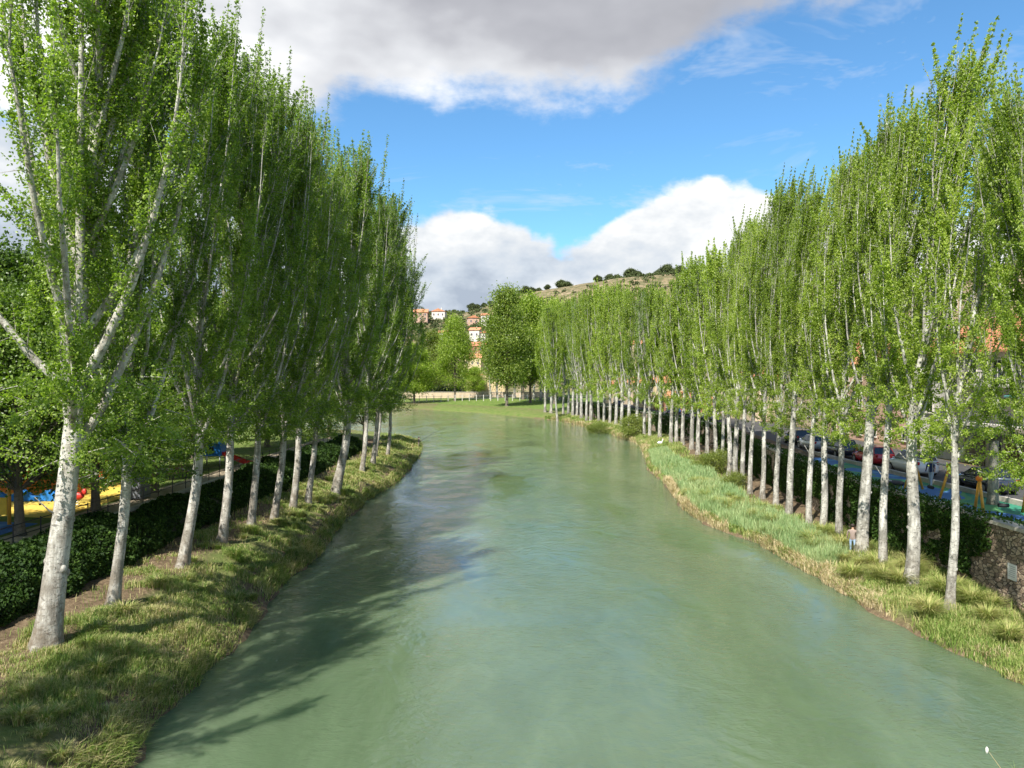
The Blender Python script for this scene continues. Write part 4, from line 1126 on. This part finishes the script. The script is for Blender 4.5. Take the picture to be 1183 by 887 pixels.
# round holm oaks standing on the crest
oak = broad_meshes(800, 9, 1.5, 5.5, .3, 40, 5000, .75, 1.0)
MO = (M['bark_dark'], M['scrub'])
for i, (px, s) in enumerate([(486, .5), (492, .45), (497, .5), (505, .45), (515, .45), (524, .5), (545, .85), (551, .6), (559, .6), (566, .5), (574, .55), (600, .75), (607, .95), (614, .8), (622, .6), (632, .6), (648, 1.0), (655, .9), (690, .8), (704, .9), (712, 1.0), (728, 1.2), (736, 1.0), (760, 1.0), (770, 1.3), (785, 1.2), (800, 1.2)]):
    y = 660+(i % 3)*9.0; x = (px-591)/FPX*y; z = gz(x, y)
    tree('crest_oak', oak, MO, (x, y, z-.3), (0, 0, i*1.3), s*.8, ordinal(i).replace('nearest', 'leftmost')+' dark round oak along the hill crest, counted from the left', 'oak tree', 'oaks along the crest of the hill')

# ------------------------------------------------------------------ bank vegetation
def blades(x, y, z, h, w, bend, r, spread=None, dirs=None):
    n = len(x)
    a = r.uniform(0, 2*math.pi, n) if dirs is None else dirs
    d = np.stack([np.cos(a), np.sin(a), np.zeros(n)], 1)
    sd_ = np.stack([-np.sin(a), np.cos(a), np.zeros(n)], 1)*(w/2)[:, None]
    B = np.stack([x, y, z-.03], 1)
    up = np.array([0, 0, 1.])
    M1 = B+up*(h*.55)[:, None]+d*(h*bend*.28)[:, None]
    T = B+up*(h*(1-.35*bend))[:, None]+d*(h*bend*.85)[:, None]
    V = np.stack([B-sd_, B+sd_, M1+sd_*.8, M1-sd_*.8, T], 1).reshape(-1, 3)
    base = np.arange(n)*5
    loops = np.stack([base, base+1, base+2, base+3, base+3, base+2, base+4], 1).ravel()
    sizes = np.tile([4, 3], n)
    return V, loops, sizes
def scatter(side, n, y0, y1, s0, s1, seed, pw=1.7, dens=None):
    r = np.random.default_rng(seed)
    y = y0+(y1-y0)*r.random(n)**pw
    if side == 'L':
        E = np.array([p for p in LE if p[1] < 135]); ex = np.interp(y, E[:, 1], E[:, 0]); x = ex-(s0+(s1-s0)*r.random(n))
    else:
        E = np.array([p for p in RE if p[1] < 215 and p[0] > 5][::-1]); ex = np.interp(y, E[:, 1], E[:, 0]); x = ex+(s0+(s1-s0)*r.random(n))
    if dens is not None:
        k = dens(x, y, x-ex if side == 'R' else ex-x) > r.random(n); x, y = x[k], y[k]
    z = ground_z(x, y)
    k = z > -0.05
    return x[k], y[k], z[k], r
def add(name, V, L, Sz, mat, label, cat):
    return tag(link(name, mesh_np(name, V, L, False, Sz), mat), label, cat, kind='stuff')
# left bank turf
x, y, z, r = scatter('L', 340000, 12, 132, .0, 6.5, 51, 1.9, lambda x, y, s: np.clip(.5+2.2*vnoise(x, y, .5, 61)+1.5*vnoise(x, y, 1.6, 62)-.12*np.maximum(s-3.0, 0)**1.5-.9*np.clip(1.6-s, 0, 1)*(vnoise(x, y, .45, 71)+.35), .03, 1))
hgt = .8*(.10+.50*np.clip(vnoise(x, y, .7, 63)+.4*vnoise(x, y, 2.1, 69)+.45, 0, 1)**1.8+.12*r.random(len(x)))*np.interp(y, [20, 120], [1, 1.7])
V, L, Sz = blades(x, y, z, hgt, np.interp(y, [20, 120], [.017, .08]), r.uniform(.2, .9, len(x)), r)
add('bank_grass', V, L, Sz, M['grass_l'], 'patchy green and straw grass on the left bank', 'grass')
# right bank turf
x, y, z, r = scatter('R', 230000, 20, 210, .0, 6.0, 52, 1.9, lambda x, y, s: np.clip(.6+2.0*vnoise(x, y, .5, 64)+.8*vnoise(x, y, 1.4, 73)-.16*np.maximum(s-3.0, 0)**1.4, .05, 1))
hgt = (.18+.30*np.clip(vnoise(x, y, .6, 65)+.5, 0, 1)+.15*r.random(len(x)))*np.interp(y, [30, 200], [1, 2])
V, L, Sz = blades(x, y, z, hgt, np.interp(y, [25, 200], [.025, .15]), r.uniform(.2, .9, len(x)), r)
add('bank_grass', V, L, Sz, M['grass'], 'green and yellow grass on the sunny right bank', 'grass')
# green reed bed on the mid right bank
x, y, z, r = scatter('R', 90000, 43, 108, .5, 5.0, 53, 1.3, lambda x, y, s: np.clip(.6+1.6*vnoise(x, y, .28, 66), 0, 1)*(s < np.interp(y, [43, 55, 65, 80, 108], [2.2, 4.0, 6, 5, 3])))
V, L, Sz = blades(x, y, z, r.uniform(.5, 1.15, len(x)), np.interp(y, [40, 110], [.03, .07]), r.uniform(.1, .5, len(x)), r)
add('reed_bed', V, L, Sz, M['reedgreen'], 'blue-green reeds growing on the middle of the right bank', 'reeds')
# straw margin on the right
x, y, z, r = scatter('R', 60000, 24, 205, -.15, 1.3, 54, 1.5, lambda x, y, s: np.clip(.62-.9*s+2.6*vnoise(x, y, .3, 67)+1.2*vnoise(x, y, 1.3, 72), 0, 1))
V, L, Sz = blades(x, y, z, r.uniform(.22, .6, len(x))*np.interp(y, [30, 60, 120, 200], [.8, 1.6, 1.7, 2]), np.interp(y, [25, 200], [.025, .15]), r.uniform(.3, 1.2, len(x)), r)
add('dry_reeds', V, L, Sz, M['straw'], 'straw-coloured dead reeds along the right waterline', 'dry reeds')
# overhanging fringe on the left waterline
x, y, z, r = scatter('L', 26000, 14, 125, -.12, .9, 55, 1.6, lambda x, y, s: np.clip(.5+1.8*vnoise(x, y, .5, 68), 0, 1))
V, L, Sz = blades(x, y, z, r.uniform(.3, .75, len(x)), np.interp(y, [20, 120], [.022, .07]), r.uniform(.4, 1.3, len(x)), r, dirs=r.normal(0, .9, len(x)))
add('bank_fringe', V, L, Sz, M['grass_l'], 'long grass hanging over the left waterline', 'grass')
# sedge tussocks (individual)
def tussock_me(seed, n, h, w, mat, bmin=.3, bmax=1.25):
    r = np.random.default_rng(seed)
    a = r.uniform(0, 6.283, n); q = r.random(n)*.22
    V, L, Sz = blades(np.cos(a)*q, np.sin(a)*q, np.zeros(n), h*r.uniform(.55, 1.1, n), np.full(n, w), r.uniform(bmin, bmax, n), r, dirs=a+r.normal(0, .5, n))
    me = mesh_np('tussock', V, L, False, Sz); me.materials.append(mat); return me
tm = [tussock_me(i, 520, .95, .022, M['sedge']) for i in range(3)]; tml = [tussock_me(10+i, 260, .6, .022, M['grass_l']) for i in range(3)]
r = np.random.default_rng(99)
def place_tussocks(side, spots, mes, label, group, smin, smax):
    for i, (x, y) in enumerate(spots):
        o = link('sedge_tussock', mes[i % 3], None, None, (x, y, gz(x, y)), (0, 0, i*1.7)); s = random.uniform(smin, smax); o.scale = (s*1.1, s*1.1, s)
        tag(o, label, 'tussock', group)
E = np.array(RE)
sp = []
for i in range(95):
    y = 24+50*random.random()**1.2; ex = np.interp(y, [p[1] for p in RE][::-1], [p[0] for p in RE][::-1]); sp.append((ex+random.uniform(.9, 4.2), y))
place_tussocks('R', sp, tm, 'arching yellow-green sedge tussock on the right bank grass', 'sedge tussocks on the right bank', .6, 1.35)
sp = []
for i in range(80):
    y = 16+55*random.random()**1.3; ex = np.interp(y, [p[1] for p in LE], [p[0] for p in LE]); sp.append((ex-random.uniform(.5, 4.2), y))
place_tussocks('L', sp, tml, 'green grass tussock on the shaded left bank', 'grass tussocks on the left bank', .6, 1.3)
# bushes on the mid right bank
bu = broad_meshes(900, 1.8, .1, 1.5, .05, 40, 7000, .09, .32)
MBu = (M['bark_dark'], M['leaf_yellow'])
for (px, py, s, lb) in [(830, 548, 1.2, 'olive bush on the right bank between reeds and trunks'), (848, 566, .8, 'small olive bush nearer than the reed bed edge'), (815, 545, .9, 'olive bush behind the reed bed'),
                        (732, 503, 2.0, 'olive bush before the far paired trunks'), (690, 496, 1.7, 'straw-coloured bush by the far right waterline')]:
    x, y = PX(px, py, .8); o = tree('bank_bush', bu, MBu, (x, y, gz(x, y)-.05), (0, 0, random.uniform(0, 6)), s, lb, 'bush', 'bushes on the right bank')
# gravel spit and reed islet at the bend
mb = MB(); sx, sy = PX(612, 478.5, 0)
mb.ball((0, 0, -.15), 1, 20, 6, (4.2, 6.5, .45), .06)
o = mb.build('gravel_spit', simple('gravel', (.38, .30, .20), .95, .3, 1.5), None, True); o.location = (sx+1.0, sy-3, 0); tag(o, kind='structure')

# reed tip at the bottom right corner
e = empty('flowering_reed', (12.9, 20.0, 0)); tag(e, 'pale plumed reed stem rising from the water at the lower frame corner', 'reed')
mb = MB()
pts = [(.35, -.6, -.3), (.15, -.35, .25), (-.05, -.1, .75), (-.3, .05, 1.15)]
mb.tube(pts, [.012, .011, .008, .006], 5).build('stem', M['straw'], e)
MB().ball((-.34, .08, 1.19), .06, 8, 6, (.7, .5, 1.5), .2).build('plume', simple('plume', (.75, .72, .65), .9, .1), e, True)
V, L, Sz = blades(r.uniform(.1, .9, 70), r.uniform(-.9, -.1, 70), np.zeros(70), r.uniform(.5, 1.2, 70), np.full(70, .02), r.uniform(.2, .8, 70), r)
q = link('leaf_blades', mesh_np('leaf_blades', V, L, False, Sz), M['sedge'], e)

# ------------------------------------------------------------------ people
M['skin'] = simple('skin', (.50, .30, .20), .6, .08); M['hair'] = simple('hair', (.03, .02, .015), .7, .2)
def person(loc, rz, joints, edges, rads, cloth, label, hairc=None, bands=None):
    e = empty('person', loc, (0, 0, rz)); tag(e, label, 'person')
    me = bpy.data.meshes.new('body'); me.from_pydata(joints, edges, []); me.update()
    tmp = bpy.data.objects.new('body_tmp', me); col.objects.link(tmp)
    sk = tmp.modifiers.new('s', 'SKIN'); sk.use_smooth_shade = True
    for v, rr in zip(me.skin_vertices[0].data, rads): v.radius = (rr, rr)
    me.skin_vertices[0].data[0].use_root = True
    ss = tmp.modifiers.new('ss', 'SUBSURF'); ss.levels = 1; ss.render_levels = 1
    dg = bpy.context.evaluated_depsgraph_get()
    bm_ = bpy.data.meshes.new_from_object(tmp.evaluated_get(dg)); bm_.name = 'body'
    bpy.data.objects.remove(tmp)
    bm_.materials.clear()
    for q in (M['skin'], cloth[0], cloth[1], M['rubber']): bm_.materials.append(q)
    for p_ in bm_.polygons:
        c = p_.center; zc = c.z
        armlen = abs(c.x) > .30 or c.y > .38
        p_.material_index = 3 if zc < .09 else (2 if zc < .92 else (0 if (zc > 1.47 or (armlen and zc > .9)) else 1))
        p_.use_smooth = True
    link('body', bm_, None, e)
    MB().ball((joints[5][0], joints[5][1]-.02, joints[5][2]+.05), .115, 12, 8, (1, 1.05, .95)).build('hair', M['hair'], e, True)
    MB().ball((joints[5][0], joints[5][1]+.115, joints[5][2]-.01), .022, 6, 5).build('nose', M['skin'], e, True)
    return e
# joints: 0 pelvis 1 belly 2 chest 3 neck 4 chin 5 head | arms 6..11 | legs 12..19
def std(step=.1, armL=((-.24, .02, 1.38), (-.30, .05, 1.10), (-.30, .16, .88)), armR=((.24, .02, 1.38), (.30, .05, 1.10), (.30, .16, .88)), lean=.0):
    J = [(0, 0, .96), (0, .01+lean*.3, 1.14), (0, .02+lean*.7, 1.36), (0, .02+lean, 1.48), (0, .04+lean, 1.56), (0, .04+lean, 1.66)]
    J += list(armL)+list(armR)
    J += [(-.11, 0, .90), (-.12, step*.5+.03, .50), (-.12, step, .09), (-.12, step+.16, .04), (.11, 0, .90), (.12, -step*.5+.03, .50), (.12, -step-.02, .09), (.12, -step+.14, .04)]
    E = [(0, 1), (1, 2), (2, 3), (3, 4), (4, 5), (2, 6), (6, 7), (7, 8), (2, 9), (9, 10), (10, 11), (0, 12), (12, 13), (13, 14), (14, 15), (0, 16), (16, 17), (17, 18), (18, 19)]
    Rr = [.14, .13, .15, .06, .07, .105, .065, .048, .036, .065, .048, .036, .095, .062, .045, .04, .095, .062, .045, .04]
    return J, E, Rr
jean = simple('pale_jeans', (.30, .42, .58), .8, .1); navy = simple('navy_cloth', (.03, .05, .12), .85, .15); wht = simple('white_cloth', (.26, .20, .17), .85, .1); dk = simple('dark_cloth', (.03, .03, .03), .85, .2); lb_ = simple('light_blue_cloth', (.45, .55, .66), .85, .1)
J, E_, Rr = std(.16)
person((26.6, 48.3, RIGHTZ+.012), 2.0, J, E_, Rr, (navy, lb_), 'person in navy top and pale trousers walking on the blue playground')
px_, py_ = PX(985, 639, .9)
J, E_, Rr = std(.06, armR=((.24, .02, 1.38), (.34, .10, 1.14), (.18, .26, 1.05)))
person((px_, py_, gz(px_, py_)), -.6, J, E_, Rr, (wht, jean), 'person in light top and pale jeans standing beside a right bank trunk')
ax_, ay_ = -14.6, 119.0
J, E_, Rr = std(.1, ((-.24, .03, 1.38), (-.22, .22, 1.16), (-.06, .42, 1.14)), ((.24, .03, 1.38), (.24, .2, 1.14), (.05, .46, 1.2)), .03)
az = gz(ax_, ay_)
person((ax_, ay_, az), -1.3, J, E_, Rr, (dk, wht), 'angler in dark top and white trousers standing at the end of the left bank')
fr = empty('fishing_rod', (ax_+.35, ay_+.1, az+1.15)); tag(fr, 'long thin fishing rod held out over the water by the angler', 'fishing rod')
MB().tube([(0, 0, 0), (2.2, .3, 1.3), (4.4, .7, 2.2)], [.03, .022, .012], 6).build('blank', M['iron'], fr)
MB().tube([(.1, 0, 0), (-.35, -.02, -.2)], .03, 6).build('grip', M['rubber'], fr)
MB().tube([(.3, .1, .06), (.3, .22, .06)], .06, 10).build('reel', M['steel'], fr)
# white goose on the far right bank
gx, gy = PX(762, 514, .8)
e = empty('goose', (gx, gy, gz(gx, gy))); tag(e, 'white goose resting on the grass of the right bank', 'goose')
mb = MB(); wf = simple('white_feathers', (.78, .78, .76), .8, .05)
mb.ball((0, 0, .38), .3, 14, 10, (1.35, .85, .8)).build('body', wf, e, True)
mb = MB(); mb.tube([(.25, 0, .45), (.40, 0, .70), (.42, 0, .90), (.48, 0, .98)], [.11, .06, .05, .06], 8).build('neck', wf, e, True)
MB().tube([(.5, 0, .98), (.64, 0, .94)], [.04, .012], 6).build('beak', M['orange'], e, True)
for s in (-.1, .1): MB().tube([(0, s, .18), (.02, s, 0)], .02, 6).build('leg', M['orange'], e)

# ------------------------------------------------------------------ sun + sky
SUN_EL, SUNDIR = 49.0, Vector((-.42, -.90, 0)).normalized()   # horizontal direction towards the sun
sd = bpy.data.lights.new('sun', 'SUN'); sd.energy = 5.0; sd.angle = R(.55); sd.color = (1, .955, .88)
so = bpy.data.objects.new('sun', sd); col.objects.link(so)
vec = Vector((SUNDIR.x*math.cos(R(SUN_EL)), SUNDIR.y*math.cos(R(SUN_EL)), math.sin(R(SUN_EL))))
so.rotation_euler = vec.to_track_quat('Z', 'Y').to_euler(); so.location = (-40, -30, 60)

w = bpy.data.worlds.new('World'); scene.world = w; w.use_nodes = True
nt = w.node_tree; bg = nt.nodes['Background']
sky = N(nt, 'ShaderNodeTexSky', sky_type='NISHITA'); sky.sun_disc = False; sky.sun_elevation = R(SUN_EL)
sky.sun_rotation = math.atan2(SUNDIR.x, SUNDIR.y)
sky.altitude = 700; sky.air_density = 1.0; sky.dust_density = .35; sky.ozone_density = 1.6
tc = N(nt, 'ShaderNodeTexCoord'); vec = tc.outputs['Generated']
sep = N(nt, 'ShaderNodeSeparateXYZ'); nt.links.new(vec, sep.inputs[0])
azn = math_(nt, 'ARCTAN2', sep.outputs[0], sep.outputs[1]); eln = math_(nt, 'ARCSINE', sep.outputs[2])
def curve(xsock, pts, lo, hi):
    """piecewise curve of azimuth (radians), value out"""
    n = N(nt, 'ShaderNodeFloatCurve'); c = n.mapping.curves[0]
    P_ = [((a-lo)/(hi-lo), v) for a, v in pts]
    while len(c.points) < len(P_): c.points.new(.5, .5)
    for q, (a, v) in zip(c.points, P_): q.location = (a, v); q.handle_type = 'AUTO_CLAMPED'
    n.mapping.update()
    mr = N(nt, 'ShaderNodeMapRange'); mr.inputs['From Min'].default_value = lo; mr.inputs['From Max'].default_value = hi
    nt.links.new(xsock, mr.inputs['Value']); nt.links.new(mr.outputs[0], n.inputs['Value']); return n.outputs[0]
def ang(px, py):
    u = (px-591)/FPX; v = (HOR-py)/FPX
    return math.atan(u), math.atan2(v, math.hypot(1, u))
def fb_(scale, detail, rough, dist=0., sc=(1, 1, 1.5), loc=(0, 0, 0)):
    return noise(nt, mapping(nt, vec, sc, loc), scale, detail, rough, dist)
# ---- low cumulus bank
bank = [ang(*p) for p in [(-300, 230), (60, 130), (300, 170), (430, 238), (500, 243), (560, 245), (600, 250), (640, 262), (672, 268), (695, 250), (730, 226), (770, 208), (810, 198), (860, 208), (930, 226), (1010, 240), (1120, 235), (1183, 218), (1500, 260)]]
f_top = curve(azn, [(-3.1416, .35)]+[(a, e_) for a, e_ in bank]+[(3.1416, .35)], -3.1416, 3.1416)
nb = fb_(11, 6, .58, 0)
# billows
vo = N(nt, 'ShaderNodeTexVoronoi'); vo.inputs['Scale'].default_value = 15
vw = N(nt, 'ShaderNodeVectorMath', operation='ADD'); nt.links.new(mapping(nt, vec, (1, 1, 1.3)), vw.inputs[0])
nn = N(nt, 'ShaderNodeTexNoise'); nn.inputs['Scale'].default_value = 9; nn.inputs['Detail'].default_value = 3; nt.links.new(vec, nn.inputs['Vector'])
ns = N(nt, 'ShaderNodeVectorMath', operation='SCALE'); nt.links.new(nn.outputs['Color'], ns.inputs[0]); ns.inputs['Scale'].default_value = .10
nt.links.new(ns.outputs[0], vw.inputs[1]); nt.links.new(vw.outputs[0], vo.inputs['Vector'])
bil = math_(nt, 'SUBTRACT', .55, vo.outputs['Distance'])
d = math_(nt, 'SUBTRACT', f_top, eln)
d = math_(nt, 'ADD', d, math_(nt, 'MULTIPLY', math_(nt, 'SUBTRACT', nb, .5), .085))
d = math_(nt, 'ADD', d, math_(nt, 'MULTIPLY', math_(nt, 'SUBTRACT', bil, .3), .030))
mb_ = N(nt, 'ShaderNodeMapRange', interpolation_type='SMOOTHSTEP'); mb_.inputs['From Min'].default_value = -.004; mb_.inputs['From Max'].default_value = .016
nt.links.new(d, mb_.inputs['Value']); mask1 = mb_.outputs[0]
# shading: bright lit rims, blue-grey hollows and base
dep = math_(nt, 'MULTIPLY', d, 4.2, True)
sh = math_(nt, 'ADD', math_(nt, 'MULTIPLY', math_(nt, 'SUBTRACT', fb_(6.5, 5, .6, 0, (1, 1, 1.8), (5, 2, 0)), .5), 2.6), math_(nt, 'MULTIPLY', bil, .45))
sh = math_(nt, 'ADD', sh, math_(nt, 'MULTIPLY', azn, .55))
sh = math_(nt, 'SUBTRACT', math_(nt, 'ADD', sh, .84), math_(nt, 'MULTIPLY', dep, .80), True)
cc1 = ramp(nt, sh, [(0.0, (2.5, 2.9, 3.5)), (.35, (3.6, 4.0, 4.5)), (.65, (4.6, 4.8, 5.0)), (1.0, (6.0, 6.0, 5.95))])
# ---- high grey deck
deck = [ang(*p) for p in [(-900, 60), (-200, 120), (200, 150), (300, 150), (400, 128), (480, 112), (560, 114), (640, 112), (700, 108), (760, 95), (800, 75), (840, 52), (900, 30), (1000, 4), (1060, -60), (1200, -160), (1600, -260)]]
f_d = curve(azn, [(-3.1416, .9)]+[(a, e_) for a, e_ in deck]+[(3.1416, .9)], -3.1416, 3.1416)
n2 = fb_(5.5, 6, .62, 0, (1, 1, 1.8), (1.7, 4, 2))
d2 = math_(nt, 'SUBTRACT', eln, f_d)
d2 = math_(nt, 'ADD', d2, math_(nt, 'MULTIPLY', math_(nt, 'SUBTRACT', n2, .5), .16))
md = N(nt, 'ShaderNodeMapRange', interpolation_type='SMOOTHSTEP'); md.inputs['From Min'].default_value = -.012; md.inputs['From Max'].default_value = .035
nt.links.new(d2, md.inputs['Value'])
# the deck opens up again overhead
op = ramp(nt, math_(nt, 'ADD', fb_(1.6, 2, .55, 0, (1, 1, 1), (9, 3, 1)), math_(nt, 'MULTIPLY', math_(nt, 'SUBTRACT', eln, .75), .35)), [(.50, 1.0), (.62, 0.0)])
mask2 = math_(nt, 'MULTIPLY', md.outputs[0], op)
sh2 = math_(nt, 'MULTIPLY', math_(nt, 'SUBTRACT', fb_(3.2, 4, .55, 0, (1, 1, 2.0), (2, 7, 1)), .5), 2.1)
sh2 = math_(nt, 'ADD', sh2, math_(nt, 'SUBTRACT', .62, math_(nt, 'MULTIPLY', d2, 2.6, True)), True)
# brighter toward the sun side
br = math_(nt, 'MULTIPLY', math_(nt, 'SUBTRACT', -.22, azn), 2.6, True)
sh2 = math_(nt, 'ADD', sh2, br, True)
cc2 = ramp(nt, sh2, [(0.0, (2.2, 2.25, 2.5)), (.35, (2.9, 2.95, 3.2)), (.65, (4.4, 4.5, 4.7)), (1., (6.6, 6.6, 6.6))])
# ---- thin wisps
wi = ramp(nt, fb_(4.0, 5, .7, .8, (1, 1, 3.0), (0, 0, 5)), [(.54, 0.), (.78, .55)])
sk = mix(nt, 1.0, sky.outputs[0], (.62, .97, 1.12), 'MULTIPLY')
c = mix(nt, wi, sk, (4.5, 4.8, 5.2))
c = mix(nt, mask2, c, cc2)
c = mix(nt, mask1, c, cc1)
nt.links.new(c, bg.inputs['Color']); bg.inputs['Strength'].default_value = .10
w.cycles.sampling_method = 'MANUAL'; w.cycles.sample_map_resolution = 512

# ------------------------------------------------------------------ camera + render
cd = bpy.data.cameras.new('camera'); cd.sensor_width = 36; cd.lens = 36*FPX/1183; cd.clip_end = 6000; cd.clip_start = .1
co = bpy.data.objects.new('camera', cd); col.objects.link(co); co.location = (0, 0, CAMH)
co.rotation_euler = (R(90)-math.atan((443.5-HOR)/FPX), 0, 0)
scene.camera = co
vs = scene.view_settings; vs.view_transform = 'Standard'; vs.look = 'None'; vs.exposure = .90; vs.gamma = 1; vs.use_curve_mapping = False
scene.render.engine = 'CYCLES'
cy = scene.cycles; cy.max_bounces = 4; cy.diffuse_bounces = 2; cy.glossy_bounces = 2; cy.transmission_bounces = 3; cy.transparent_max_bounces = 4
cy.use_adaptive_sampling = True; cy.adaptive_threshold = .02; cy.caustics_reflective = False; cy.caustics_refractive = False
scene.render.resolution_x = 1024; scene.render.resolution_y = 768
